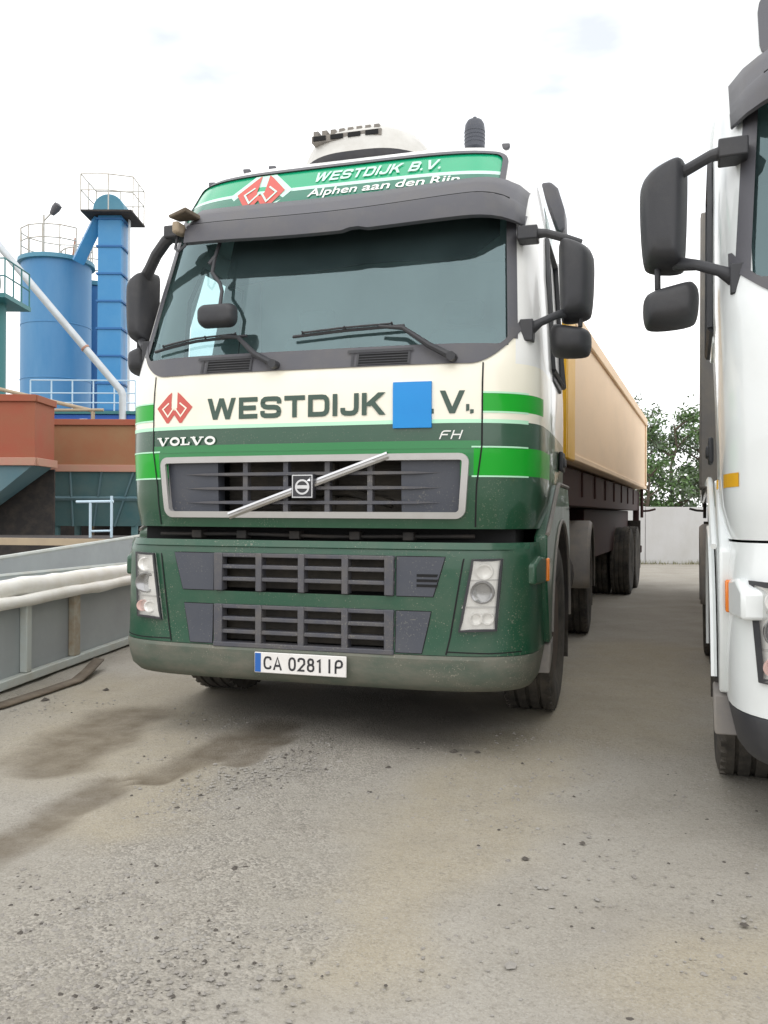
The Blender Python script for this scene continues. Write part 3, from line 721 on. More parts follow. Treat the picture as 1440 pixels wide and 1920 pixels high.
        for ch, wd in (('V', .085), ('O', .07), ('L', .062), ('V', .085), ('O', .07)):
            z0, h = 1.627, .045
            def st(pts, t, k, cl=False):
                L, R = strokes2d(pts, t, cl); q.grid([[fn(a, b, .010 + k * .0003) for a, b in L], [fn(a, b, .010 + k * .0003) for a, b in R]])
            if ch == 'V':
                st([(xx + .014, z0 + h), (xx + wd * .5, z0)], .016, 0); st([(xx + wd * .5, z0), (xx + wd - .012, z0 + h)], .008, 1)
                st([(xx, z0 + h - .003), (xx + .032, z0 + h - .003)], .007, 2); st([(xx + wd - .028, z0 + h - .003), (xx + wd, z0 + h - .003)], .007, 3)
            elif ch == 'O':
                st([(xx + wd / 2 + (wd / 2 - .008) * cos(2 * pi * k / 20), z0 + h / 2 + (h / 2 - .004) * sin(2 * pi * k / 20)) for k in range(20)], .013, 0, True)
            else:
                st([(xx + .018, z0), (xx + .018, z0 + h)], .015, 0); st([(xx, z0 + .004), (xx + wd - .004, z0 + .004)], .008, 1); st([(xx, z0 + h - .003), (xx + .036, z0 + h - .003)], .007, 2); st([(xx + wd - .007, z0), (xx + wd - .004, z0 + .018)], .008, 3)
            xx += wd + .004
        q.build('maker_lettering', M['lettering_white'], root, smooth=False)
        q = MB(); write(q, 'FH', .735, .845, 1.632, .046, fn, t=.15, gap=.22, off=.008, slant=.35); q.build('model_lettering', M['lettering_white'], root, smooth=False)
    for sg in (-1, 1):
        q = MB(); seam(q, CAB, [(sg * .952, 2.03), (sg * .952, 1.60), (sg * .925, 1.40), (sg * .915, 1.18)], .004, .003)
        q.build('panel_seam', M['void'], root)
    # door seams and handle
    for sg in (-1, 1):
        q = MB(); X = lambda z: sg * (CAB.W(z) + .002)
        for P in ([(.82, 1.2), (.80, 2.05), (.86, 2.6), (1.06, 3.0), (1.75, 3.0), (1.75, 1.2)],):
            for a, b in zip(P[:-1], P[1:]):
                n_ = 6
                for k in range(n_):
                    y0_, z0_ = lerp(a[0], b[0], k / n_), lerp(a[1], b[1], k / n_); y1_, z1_ = lerp(a[0], b[0], (k + 1) / n_), lerp(a[1], b[1], (k + 1) / n_)
                    l = math.hypot(y1_ - y0_, z1_ - z0_); ny, nz_ = -(z1_ - z0_) / l * .004, (y1_ - y0_) / l * .004
                    q.add([(X(z0_), y0_ - ny, z0_ - nz_), (X(z1_), y1_ - ny, z1_ - nz_), (X(z1_), y1_ + ny, z1_ + nz_), (X(z0_), y0_ + ny, z0_ + nz_)], [(0, 1, 2, 3)])
        q.build('door_seam', M['void'], root)
        q = MB(); q.box(*sorted((sg * 1.225, sg * 1.262)), 1.45, 1.60, 1.56, 1.62); q.box(*sorted((sg * 1.225, sg * 1.25)), 1.40, 1.64, 1.53, 1.66)
        q.build('door_handle', M['black'], root, bevel=.01)
        q = MB(); q.box(*sorted((sg * 1.20, sg * 1.236)), .95, 1.50, 2.045, 2.085); q.build('window_ledge', M['greyplastic'] if G else M['cool_white'], root, bevel=.01)
    # ---- main grille
    q = MB(); q.box(-.86, .86, .30, .33, 1.22, 1.56); q.box(-.85, .85, .115, .32, 1.20, 1.235); q.box(-.85, .85, .10, .32, 1.545, 1.57); q.box(-.88, -.85, .13, .32, 1.2, 1.57); q.box(.85, .88, .13, .32, 1.2, 1.57)
    gr = q.build('grille', M['void'], root)
    q = MB(); q.box(-.55, .55, .24, .26, 1.24, 1.54); 
    for k in range(14): q.box(-.55, .55, .232, .24, 1.25 + k * .02, 1.258 + k * .02)
    q.box(-.02, .5, .18, .23, 1.25, 1.33); q.box(.05, .12, .17, .24, 1.27, 1.52); q.tube([(-.30, .17, 1.36), (.2, .17, 1.37), (.45, .18, 1.30)], .025, 8)
    q.build('radiator', M['radiator'], gr)
    for sg in (-1, 1):
        q = MB(); xa, xb = sorted((sg * .53, sg * .855)); slab(q, CAB, [(xa, 1.24), (xb, 1.24), (xb, 1.54), (xa, 1.54)], -.10, -.022, 6)
        q.build('grille_side_panel', M['panel_grey'], gr)
    q = MB()
    for k in range(3):
        z = 1.462 - k * .078
        pts = [(x, z) for x in [-.74, -.70, -.6, -.4, -.2, 0, .2, .4, .6, .70, .74]]
        A = [CAB.p(x, z, -.004 if abs(x) < .62 else -.004 - .018 * (abs(x) - .62) / .12) for x, z in pts]
        hh = [(.012 if abs(x) < .55 else .012 * max(.05, 1 - (abs(x) - .55) / .19)) for x, z in pts]
        q.grid([[(p[0], p[1] + .06, p[2] + h) for p, h in zip(A, hh)], [(p[0], p[1], p[2] + h * .7) for p, h in zip(A, hh)], [(p[0], p[1], p[2] - h * .7) for p, h in zip(A, hh)], [(p[0], p[1] + .06, p[2] - h) for p, h in zip(A, hh)]])
    for x in (-.36, -.12, .12, .36): q.box(x - .014, x + .014, .045, .09, 1.245, 1.535)
    q.build('grille_bar', M['grille'], gr)
    # surround, slanted ends
    sur = [(-.845, 1.225), (.845, 1.225)]
    def sh(p): return (p[0] * (1 + .026 * (p[1] - 1.24) / .3 * (1 if abs(p[0]) > .6 else 0)), p[1])
    q = MB(); ring(q, CAB, [sh(p) for p in rrect(-.868, .868, 1.222, 1.560, .05)], .034, -.004, .020); q.build('grille_surround', M['silver'], gr)
    q = MB()
    a, b = (-.45, 1.232), (.47, 1.552)
    for dz, t, o in ((0, .034, .018), ):
        L, R = strokes2d([a, b], .038, False); LL = densify([L[0], L[1]], .08, False); RR = densify([R[0], R[1]], .08, False)
        mm = [((l[0] + r[0]) / 2, (l[1] + r[1]) / 2) for l, r in zip(LL, RR)]
        w_ = lambda f: [(lerp(l[0], r[0], f), lerp(l[1], r[1], f)) for l, r in zip(LL, RR)]
        q.grid([[CAB.p(x, z, oo) for x, z in w_(f)] for f, oo in ((0, -.02), (0, .022), (.3, .028), (.36, .016), (.64, .016), (.7, .028), (1, .022), (1, -.02))])
    q.build('diagonal_bar', M['chrome'], gr)
    q = MB(); y = CAB.y(0, 1.39) - .03
    q.box(-.063, .063, y - .012, y + .03, 1.326, 1.458); em = q.build('badge', M['plate_ink'], gr, bevel=.004)
    q = MB(); 
    q.grid([[(x * .056 / .056, y - .0135, 1.392 + z) for x, z in pp + [pp[0]]] for pp in ([(-.058, -.061), (.058, -.061), (.058, .061), (-.058, .061)], [(-.053, -.056), (.053, -.056), (.053, .056), (-.053, .056)])])
    L, R = strokes2d([(.036 * cos(2 * pi * k / 28), 1.388 + .036 * sin(2 * pi * k / 28)) for k in range(28)], .010, True); q.grid([[(a_, y - .0138, b_) for a_, b_ in L], [(a_, y - .0138, b_) for a_, b_ in R]])
    q.box(-.036, .036, y - .0145, y - .0125, 1.379, 1.397); q.add([(.026, y - .0142, 1.420), (.046, y - .0142, 1.440), (.046, y - .0142, 1.418), (.040, y - .0142, 1.440), (.030, y - .0142, 1.440)], [(0, 2, 1), (1, 3, 4)])
    q.build('badge_ring', M['chrome'], em)
    # ---- dark boxes added to block light behind the hood gap and under the cab
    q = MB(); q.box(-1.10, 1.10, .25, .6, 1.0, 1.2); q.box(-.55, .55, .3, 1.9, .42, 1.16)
    q.build('engine_light_block', M['void'], root)
    q = MB(); q.tube([(-.95, .16, 1.125), (-.4, .15, 1.13), (.1, .15, 1.12), (.9, .17, 1.13)], .012, 6)
    for x in (-.7, -.42, -.1, .25, .55): q.box(x - .03, x + .03, .12, .2, 1.105, 1.15)
    q.build('hood_latch', M['chassis'], root, bevel=.004)
    # ---- bumper
    bz = [.30, .335, .36, .42, .515, .525, .57, .64, .70, .75, .82, .88, .96, 1.03, 1.06, 1.085, 1.10]
    if not G: bz[-3:] = [1.09, 1.145, 1.16]
    bu = [0, .15, .30, .415, .50, .57, .63, .70, .76, .81, .85, .885, .915, .94, .96, .975, .988, .996, 1.0]
    q = MB(); rows = []
    for z in bz:
        W = BUM.W(z); h = [(u * W, BUM.y(u * W, z), z) for u in bu]
        yend = h[-1][1]; h += [(W, lerp(yend, .745, t), z) for t in (.4, 1.0)]
        rows.append([(-x, y, zz) for x, y, zz in h[::-1]] + h[1:])
    nc2 = len(rows[0]); q.v = [p for r in rows for p in r]
    for i in range(len(bz) - 1):
        za, zb = bz[i], bz[i + 1]
        for j in range(nc2 - 1):
            xm = abs((rows[i][j][0] + rows[i][j + 1][0]) / 2) / BUM.W((za + zb) / 2)
            if za >= .819 and zb <= 1.031 and xm < .415: continue
            if za >= .524 and zb <= .751 and xm < .415: continue
            if zb <= .525: continue
            q.f.append([i * nc2 + j, i * nc2 + j + 1, (i + 1) * nc2 + j + 1, (i + 1) * nc2 + j]); q.m.append(0)
    # top ledge
    tl = rows[-1]; q.add(tl + [(p[0] * .97, p[1] + .10, p[2] - .008) for p in tl], [(j, j + 1, nc2 + j + 1, nc2 + j) for j in range(nc2 - 1)])
    bum = q.build('bumper', M['bumper_green'] if G else M['cool_white'], root, ang=.6)
    q = MB(); srows = []
    for z, o in ((.525, -.06), (.522, .004), (.505, .016), (.43, .020), (.375, .012), (.335, -.015), (.325, -.06)):
        W = BUM.W(z); h = [(u * W, BUM.y(u * W, z) - o, z) for u in bu] + [(W + o * .5, .62, z), (W + o * .5 - .02, .72, z + .04 * (z < .45))]
        srows.append([(-x, y, zz) for x, y, zz in h[::-1]] + h[1:])
    q.grid(srows); q.build('lower_bumper', M['steel'] if G else M['black'], bum, ang=.6)
    # lip over the grille
    q = MB(); slab(q, BUM, [(-1.18, 1.066), (1.18, 1.066), (1.18, 1.1), (-1.18, 1.1)], -.01, .014, 24)
    if G: q.build('bumper_lip', M['bumper_green'], bum)
    # grilles in the bumper
    for z0, z1, xo_t, xo_b in ((.82, 1.03, .775, .715), (.53, .75, .705, .66)):
        q = MB(); q.box(-.53, .53, .20, .22, z0 - .02, z1 + .02); q.box(-.53, .53, .025, .2, z0 - .03, z0 - .01); q.box(-.53, .53, .025, .2, z1 + .012, z1 + .03); q.box(-.55, -.52, .03, .2, z0 - .02, z1 + .02); q.box(.52, .55, .03, .2, z0 - .02, z1 + .02)
        lg = q.build('lower_grille', M['void'], bum)
        q = MB(); q.box(-.50, .50, .12, .14, z0 + .01, z1 - .01); q.build('radiator', M['radiator'], lg)
        q = MB(); h = z1 - z0
        for k, zz in enumerate((z1 - .012, z1 - .012 - h * .30, z1 - .012 - h * .62)):
            q.box(-.515, .515, -.022, .05, zz - .011, zz + .011)
        if z0 < .6: q.box(-.515, .515, -.03, .05, z0 - .012, z0 + .014)
        for x in (-.487, -.246, 0, .246, .487): q.box(x - .025 * (1 if abs(x) > .4 else .72), x + .025 * (1 if abs(x) > .4 else .72), -.028, .04, z0 + .004, z1)
        q.build('grille_bar', M['grille'], lg, bevel=.004)
        for sg in (-1, 1):
            q = MB(); c4 = [(.523, z0 + .004), (xo_b, z0 + .004), (xo_t, z1 - .004), (.523, z1 - .004)]
            out2 = [(sg * x, z) for x, z in c4]
            if sg < 0: out2 = [out2[1], out2[0], out2[3], out2[2]]
            slab(q, BUM, out2, -.01, .006, 5); pnl = q.build('fog_lamp_cover', M['panel_grey'], bum)
            q = MB(); per = densify(out2, .05); seam(q, BUM, per + [per[0]], .004, .0025); q.build('cover_seam', M['void'], pnl)
            if sg > 0 and z0 > .7:
                q = MB()
                for k in range(3): quadpatch(q, BUM, [(.63, .872 + k * .026), (.735, .872 + k * .026), (.742, .886 + k * .026), (.63, .886 + k * .026)], .009, 3)
                q.build('vent_slot', M['void'], pnl)
    # panel seams next to the lamps
    for sg in (-1, 1):
        q = MB(); seam(q, BUM, [(sg * .885, 1.09), (sg * .865, 1.0), (sg * .805, .62), (sg * .785, .53)], .004, .003); q.build('bumper_seam', M['void'], bum)
        if G: q = MB(); seam(q, BUM, [(sg * .79, .545), (sg * 1.0, .54), (sg * 1.15, .545)], .003, .003); q.build('bumper_seam', M['void'], bum)
    # ---- headlights
    for sg in (-1, 1):
        hx = 0.0 if G else .075
        c4 = [(.848 + hx, .648), (1.035 + hx, .655), (1.062 + hx, 1.022), (.912 + hx, 1.018)]
        cc = [(sg * x, z) for x, z in c4]
        if sg < 0: cc = [cc[1], cc[0], cc[3], cc[2]]
        q = MB(); slab(q, BUM, cc, -.01, .006, 6); hl = q.build('headlight', M['reflector'], root)
        q = MB(); per = densify(cc, .05); L = per
        ring(q, BUM, cc, .012 if G else .02, .002, .024, .05); q.build('lamp_rim', M['black'], hl)
        def bowl(x, z, r, mat_, nm, depth=.012):
            x += hx; qq = MB(); y = BUM.y(x * sg, z) - .008; dy = (BUM.y(sg * (x + .03), z) - BUM.y(sg * (x - .03), z)) / .06 * sg
            rows_ = []
            for rr, dd in ((r, .0), (r * .96, -depth), (r * .82, -depth), (r * .6, -depth * .3), (r * .25, -.002), (.001, -.002)):
                rows_.append([(sg * x + rr * cos(2 * pi * k / 24), y + dd + dy * rr * cos(2 * pi * k / 24) * sg, z + rr * sin(2 * pi * k / 24)) for k in range(24)])
            qq.grid(rows_, wrap=True); qq.build(nm, mat_, hl)
        bowl(.975, .955, .042, M['reflector'], 'side_lamp'); bowl(.965, .850, .060, M['lampdark'], 'main_beam', .016); bowl(.935, .715, .034, M['reflector'], 'turn_signal'); bowl(.99, .718, .034, M['redlens'] if sg < 0 else M['reflector'], 'turn_signal')
        q = MB(); quadpatch(q, BUM, [(sg * (hx + .862), .768), (sg * (hx + 1.035), .770), (sg * (hx + 1.038), .780), (sg * (hx + .865), .778)], .012, 4); q.build('lamp_divider', M['silver'], hl)
        q = MB(); quadpatch(q, BUM, [(sg * (hx + .905), .905), (sg * (hx + 1.045), .910), (sg * (hx + 1.046), .918), (sg * (hx + .907), .913)], .012, 4); q.build('lamp_divider', M['silver'], hl)
        q = MB(); slab(q, BUM, [(lerp(p[0], sg * (.96 + hx), .04), lerp(p[1], .83, .03)) for p in cc], .006, .022, 6); q.build('lens', M['lens'], hl)
    # ---- side marker on the bumper corner
    for sg in (-1, 1):
        q = MB(); zc = .955; mo = .055 if G else 0.0; mxo = .03 if G else 0.0
        q.prism([(.15, zc - .075), (.15, zc + .03), (.24, zc + .072), (.345, zc + .06), (.345, zc - .075)], lambda y, z: (sg * 1.06, y + mo, z), lambda y, z: (sg * (1.165 + mxo * 1.6 + .04 * (y - .15) / .2), y + mo, z))
        sm = q.build('marker_housing', M['bumper_green'] if G else M['cool_white'], root, bevel=.014)
        q = MB(); q.box(*sorted((sg * 1.10, sg * (1.213 + mxo * 1.7))), .348 + mo, .392 + mo, zc - .068, zc + .058); q.build('marker_lens', M['orange'], sm, bevel=.008)
    # ---- side panels around the front wheel
    for sg in (-1, 1):
        arch = [(1.37 + .665 * cos(radians(a)), .53 + .665 * sin(radians(a))) for a in range(8, 180, 9)]
        poly = [(.40, 1.13), (.62, 1.22), (1.0, 1.40), (1.12, 1.43), (1.85, 1.43), (1.98, 1.30), (2.06, .95), (2.06, .62)] + arch + [(.70, .53), (.58, .53), (.40, .9)]
        q = MB(); q.prism(poly, lambda y, z: (sg * 1.18, y, z), lambda y, z: (sg * (1.252 if G else 1.232), y, z))
        fd = q.build('front_fender', M['bumper_green'] if G else M['cool_white'], root, bevel=.012)
        q = MB(); q.tube([(sg * 1.252, y, z) for y, z in [(.42, 1.14), (.62, 1.225), (1.0, 1.405), (1.12, 1.435), (1.82, 1.435)]], .013, 6)
        arc2 = [(sg * 1.25, 1.37 + .675 * cos(radians(a)), .53 + .675 * sin(radians(a))) for a in range(0, 184, 8)]
        q.tube(arc2, .014, 6); q.build('fender_trim', M['fender'] if G else M['cool_white'], fd)
        q = MB(); q.grid([[(sg * x, 1.37 + .645 * cos(radians(a)), .53 + .645 * sin(radians(a))) for a in range(-10, 195, 10)] for x in (.80, 1.245)]); q.build('wheel_arch_liner', M['chassis'], fd, solid=.01)
        q = MB(); q.box(*sorted((sg * .93, sg * 1.24)), 2.055, 2.075, .22, .9); q.build('mud_flap', M['tyre'], root)
        q = MB(); q.prism([(.55, .36), (.60, .52), (.74, .55), (.74, .47)], lambda y, z: (sg * 1.10, y, z), lambda y, z: (sg * 1.255, y, z)); q.build('step', M['fender'], root, bevel=.01)
    # ---- wheels, axle, chassis
    for sg in (-1, 1):
        wheel(root, sg * 1.235, 1.37, .53, .315, sg); wheel(root, sg * 1.245, 5.07, .53, .29, sg, True)
        q = MB(); R0 = .63
        A = [a for a in range(-8, 190, 9)]
        q.grid([[(sg * x, 5.07 + (R0 + dr) * cos(radians(a)), .53 + (R0 + dr) * sin(radians(a))) for a in A] for x, dr in ((.60, 0), (.62, .02), (1.24, .02), (1.265, 0), (1.265, -.05))])
        q.build('rear_fender', M['fender'], root, solid=.012)
        q = MB(); q.box(*sorted((sg * .64, sg * 1.24)), 5.735, 5.75, .22, .60); q.build('mud_flap', M['tyre'], root)
        q = MB(); q.lathe([(.0, 0), (.29, 0), (.31, .02), (.31, 1.1), (.29, 1.12), (0, 1.12)], (sg * .88, 2.35, .72), 'y', 24); q.build('fuel_tank', M['chassis'] if sg > 0 else M['galv'], root)
    q = MB()
    for sg in (-1, 1): q.box(*sorted((sg * .38, sg * .46)), .3, 6.0, .78, 1.03)
    q.box(-.95, .95, 1.29, 1.45, .40, .55); q.box(-.9, .9, 4.98, 5.16, .42, .64); q.lathe([(.0, -.22), (.2, -.18), (.26, 0), (.2, .18), (0, .22)], (0, 5.07, .53), 'y', 20)
    q.box(-.45, .45, 4.3, 4.9, 1.05, 1.16); q.box(-.5, .5, 2.2, 2.4, .85, 2.1)
    q.build('chassis_frame', M['chassis'], root, bevel=.008)
    # ---- mirrors
    main = [(1.325, 2.325), (1.34, 2.285), (1.47, 2.300), (1.498, 2.34), (1.508, 2.62), (1.49, 2.675), (1.44, 2.71), (1.34, 2.745), (1.318, 2.73), (1.312, 2.68)]
    low = [(1.285, 2.275), (1.272, 2.245), (1.280, 2.14), (1.305, 2.105), (1.47, 2.098), (1.495, 2.13), (1.498, 2.22), (1.475, 2.255), (1.34, 2.283), (1.30, 2.288)]
    for sg in (-1, 1):
        mm = [(x - .016, z) for x, z in main]; ll = [(x - .022, z) for x, z in low]
        if G and sg < 0: mm = [(1.180 + (x - 1.312) * .88, z + .01) for x, z in main]; ll = [(1.195 + (x - 1.272) * .72, z + .01) for x, z in low]
        if not G: mm = [(x + .02, z - .03) for x, z in main]; ll = [(x + .02, z - .07) for x, z in low]
        up = [(1.135, .42, 2.775), (1.24, .40, 2.765), (1.34, .42, 2.735), (1.42, .44, 2.70)] if G else [(1.16, .40, 2.70), (1.25, .38, 2.68), (1.35, .40, 2.64), (1.44, .44, 2.60)]
        if G and sg < 0: up = [(.925, .27, 2.915), (1.0, .28, 2.875), (1.09, .32, 2.81), (1.17, .38, 2.75), (1.25, .44, 2.69)]
        lo2 = [(1.165, .32, 2.235), (1.22, .31, 2.265), (1.30, .36, 2.31), (1.38, .44, 2.345)]
        if G and sg < 0: lo2 = [(1.135, .32, 2.235), (1.17, .31, 2.26), (1.21, .36, 2.29), (1.26, .44, 2.33)]
        if not G: lo2 = [(x, y, z - .06) for x, y, z in lo2]
        mirrors(root, sg, mm, ll, up, lo2, 1.5 if G and sg < 0 else 1.0)
    # ---- hanging front mirror
    q = MB(); q.tube([CAB.p(-.625, 2.86, .10), CAB.p(-.63, 2.72, .12), CAB.p(-.62, 2.62, .13), CAB.p(-.55, 2.545, .14), CAB.p(-.52, 2.49, .15), CAB.p(-.515, 2.40, .15)], .011, 8)
    q.tube([CAB.p(-.63, 2.72, .12), CAB.p(-.655, 2.68, .12)], .016, 8)
    fm = q.build('front_mirror_arm', M['black'], root)
    q = MB(); pillow(q, rrect(-.635, -.405, 2.275, 2.405, .045), CAB.y(.5, 2.34) - .13, CAB.y(.5, 2.34) - .20, .03); q.build('front_mirror', M['black'], fm, ang=1.0)
    # ---- roof things
    q = MB()
    def ac(x, t): return 1 - abs(x / .46) ** 3.6 * .85
    nx = 20; rws = []
    for (y, zt) in ((.98, 3.60), (1.0, 3.68), (1.02, 3.76), (1.10, 3.83), (1.4, 3.87), (1.8, 3.82), (1.9, 3.7), (1.92, 3.55)):
        rws.append([(-.46 + .92 * k / nx, y + .22 * abs(-1 + 2 * k / nx) ** 3, 3.57 + (zt - 3.57) * ac(-.46 + .92 * k / nx, 0)) for k in range(nx + 1)])
    q.grid(rws)
    q.v = [(p[0], p[1], 3.57 + (p[2] - 3.57) * .94) for p in q.v]
    ar = q.build('roof_air_conditioner', M['ac'], root, ang=.9)
    q = MB(); q.grid([[(-.46 + .92 * k / nx, .99 + dy + .22 * abs(-1 + 2 * k / nx) ** 3, zz) for k in range(nx + 1)] for dy, zz in ((.0, 3.602), (.12, 3.55), (.2, 3.5))]); q.build('unit_base', M['greyplastic'], ar)
    q = MB()
    for k in range(4): q.box(-.30 + k * .12, -.215 + k * .12, 1.000, 1.1, 3.700, 3.728)
    q.build('unit_vent', M['void'], ar)
    q = MB(); q.box(-.315, .165, 1.010, 1.1, 3.692, 3.735); [q.box(-.31 + j * .06, -.275 + j * .06, 1.03, 1.14, 3.745, 3.775) for j in range(8)]; q.build('unit_vent_frame', M['fender'], ar); ar.location = (-.04, 0, 0)
    if G:
        q = MB(); q.lathe([(.035, 3.50), (.04, 3.60), (.066, 3.612), (.066, 3.73), (.062, 3.765), (.048, 3.79), (.018, 3.80), (.012, 3.815), (0.0, 3.817)], (.70, 1.2, 0), 'z', 24)
        for k in range(4): q.lathe([(.067, 3.64 + k * .024), (.0685, 3.644 + k * .024), (.067, 3.648 + k * .024)], (.70, 1.2, 0), 'z', 24)
        q.build('beacon_lamp', M['panel_grey'], root)
    for x, y, z in ((-1.0, .86, 3.43), (-.55, .82, 3.475), (.94, .95, 3.50), (-.72, .80, 3.465)):
        q = MB(); q.hexa([(x - .018, y - .02, z - .03), (x + .018, y - .02, z - .03), (x + .018, y + .05, z - .01), (x - .018, y + .05, z - .01), (x - .032, y - .01, z + .018), (x + .03, y - .01, z + .014), (x + .02, y + .04, z + .012), (x - .02, y + .04, z + .018)])
        q.build('roof_marker_lamp', M['greyplastic'], root, bevel=.012)
    # ---- rear side deflectors
    for sg in (-1, 1):
        q = MB(); P = [(1.70, 3.60), (1.95, 3.62), (2.15, 3.50), (2.20, 3.26), (2.10, 3.22), (1.95, 3.3)]
        q.prism([(1.05, 3.62), (1.12, 3.62), (1.17, 3.57), (1.215, 3.42), (1.222, 3.28), (1.195, 3.24), (1.16, 3.26), (1.12, 3.38), (1.08, 3.50)], lambda x, z: (sg * x, 1.90, z), lambda x, z: (sg * x, 2.15, z))
        q.build('roof_side_deflector', M['greyplastic'] if G else M['cool_white'], root, bevel=.02, seg=3)
        if G:
            q = MB(); n_ = 8
            X = lambda z: sg * (CAB.W(z) + .003)
            q.grid([[(X(z), lerp(1.25, 1.62, (z - 3.1) / .28) if True else 0, z) for z in [3.06 + .035 * k for k in range(n_ + 1)]], [(X(z), 1.94, z) for z in [3.06 + .035 * k for k in range(n_ + 1)]]])
            q.build('side_livery', M['banner_dark'], root)
        q = MB(); q.box(*sorted((sg * 1.14, sg * 1.185)), 1.952, 2.12, 1.3, 3.05); q.build('side_fairing', M['white'] if G else M['cool_white'], root, bevel=.02)

green = empty('tractor_truck', (0, 0, 0), 0, 'green and cream tractor truck with a blue board over its lettering, seen from the front', 'truck')
tractor(green, 'green')
# number plate
q = MB(); q.box(-.25, .27, -.062, -.052, .394, .504); npl = q.build('number_plate', M['plate'], green, bevel=.004)
q = MB(); q.box(-.246, -.212, -.0635, -.0615, .399, .499); q.build('plate_band', M['plate_blue'], npl)
q = MB(); pass
for tx, xa, xb in (('CA', -.196, -.092), ('0281', -.052, .130), ('IP', .172, .250)):
    q = MB(); write(q, tx, xa, xb, .412, .074, lambda x, z, o: (x, -.0622 - o, z), t=.15, gap=.30 if tx != 'IP' else .5, off=.0005, rad=.35); q.build('plate_lettering', M['plate_ink'], npl, smooth=False)
# broken visor end: torn bracket and hanging loop
q = MB(); q.hexa([(-.91, .16, 2.965), (-.77, .10, 2.97), (-.77, .28, 2.98), (-.91, .28, 2.98), (-.92, .16, 2.985), (-.77, .10, 3.0), (-.77, .28, 3.01), (-.91, .28, 3.01)]); q.build('broken_visor_bracket', M['plank'], green, bevel=.008)
q = MB(); q.box(-.89, -.845, .15, .25, 2.875, 2.945); q.build('exposed_lamp', M['beam'], green, bevel=.015)
q = MB(); q.tube([(-.90, .24, 2.88), (-.88, .18, 2.79), (-.845, .16, 2.765), (-.82, .18, 2.80), (-.815, .24, 2.88)], .009, 6); q.build('loose_cable', M['black'], green)

ANG = radians(-3.4)
wx = Vector((cos(ANG), sin(ANG))); wy = Vector((-sin(ANG), cos(ANG)))
WO = Vector((2.07, .308)) + wx * 1.235 - wy * 1.37 + wx * .025
white = empty('tractor_truck', (WO.x, WO.y, 0), ANG, 'plain white tractor truck with amber side reflector and black mirrors, parked beside the green truck', 'truck')
white.rotation_euler = (0, radians(-0.8), ANG)
tractor(white, 'white')
q = MB(); patch(q, CAB_WIDE, -1.212, -1.165, 1.372, 1.425, .004, 16, 1); q.build('amber_side_reflector', M['amber_panel'], white, bevel=.003)
q = MB(); q.box(-1.226, -1.2205, .81, .95, 1.38, 1.42); q.build('side_sticker', M['yellow'], white)

# ------------------------------------------------------------------ semi-trailers
def trailer(name, loc, rz, label, body_m, post_m, frame_m, y0, y1, z0, z1, axles):
    r = empty(name, loc, rz, label, 'trailer')
    q = MB()
    q.prism([(-1.25, z0), (1.25, z0), (1.25, z1), (-1.25, z1)], lambda x, z: (x, y0, z), lambda x, z: (x, y1, z))
    b = q.build('tipper_body', body_m, r, bevel=.03)
    q = MB()
    for sg in (-1, 1):
        q.box(*sorted((sg * 1.252, sg * 1.285)), y0 + .43, y1 + .02, z1 - .16, z1 - .03); q.box(*sorted((sg * 1.252, sg * 1.272)), y0 + .43, y1 + .02, z0 + .0, z0 + .06)
        q.box(*sorted((sg * 1.252, sg * 1.275)), y1 - .12, y1 + .02, z0 + .065, z1 - .165)
    q.build('body_rail', body_m, b, bevel=.01)
    q = MB()
    for sg in (-1, 1): q.box(*sorted((sg * 1.14, sg * 1.29)), y0 - .07, y0 - .003, z0 - .02, z1 + .03); q.box(*sorted((sg * 1.2515, sg * 1.292)), y0 - .003, y0 + .42, z0 - .02, z1 + .03)
    q.box(-1.13, 1.13, y0 - .06, y0 - .002, z1 - .1, z1 + .03)
    q.build('front_post', post_m, r, bevel=.015)
    q = MB()
    for sg in (-1, 1): q.box(*sorted((sg * .42, sg * .56)), y0 + .3, y1 - .2, z0 - .42, z0 - .03)
    q.box(-1.1, 1.1, y0 + .2, y0 + 1.6, z0 - .12, z0 - .02); q.box(-1.14, 1.14, y0 + .35, y1 - .3, z0 - .40, z0 - .03); q.box(-1.0, 1.0, 1.6, 7.4, .70, z0 - .41)
    for k in range(7): q.box(-1.16, 1.16, y0 + 1.9 + k * 1.05, y0 + 1.96 + k * 1.05, z0 - .3, z0 - .04)
    q.box(-1.2, 1.2, y1 - .25, y1 - .1, .55, .68); q.box(-1.15, -1.05, y1 - .3, y1 - .1, .6, z0 - .05); q.box(1.05, 1.15, y1 - .3, y1 - .1, .6, z0 - .05)
    for yy in axles: q.box(-1.0, 1.0, yy - .07, yy + .07, .46, .60); q.box(.4, .6, yy - .5, yy + .5, .6, z0 - .35); q.box(-.6, -.4, yy - .5, yy + .5, .6, z0 - .35)
    q.build('trailer_chassis', frame_m, r, bevel=.01)
    q = MB()
    for sg in (-1, 1): q.box(*sorted((sg * .60, sg * .78)), 1.2, 1.4, .12, z0 - .2); q.box(*sorted((sg * .52, sg * .85)), 1.12, 1.48, .06, .12)
    q.build('landing_leg', frame_m, r)
    for yy in axles:
        for sg in (-1, 1): wheel(r, sg * 1.235, yy, .53, .29, sg, True)
    for sg in (-1, 1):
        q = MB(); q.box(*sorted((sg * .62, sg * 1.22)), axles[-1] + .72, axles[-1] + .735, .3, 1.15); q.build('mud_flap', M['tyre'], r)
        q = MB(); q.tube([(sg * 1.2, y1 - .15, 1.32), (sg * 1.33, y1 - .12, 1.33), (sg * 1.44, y1 - .1, 1.36)], .022, 6); q.tube([(sg * 1.2, y1 - .15, 1.2), (sg * 1.2, y1 - .15, z0)], .03, 6); q.build('tailgate_hook', frame_m, r)
    return r
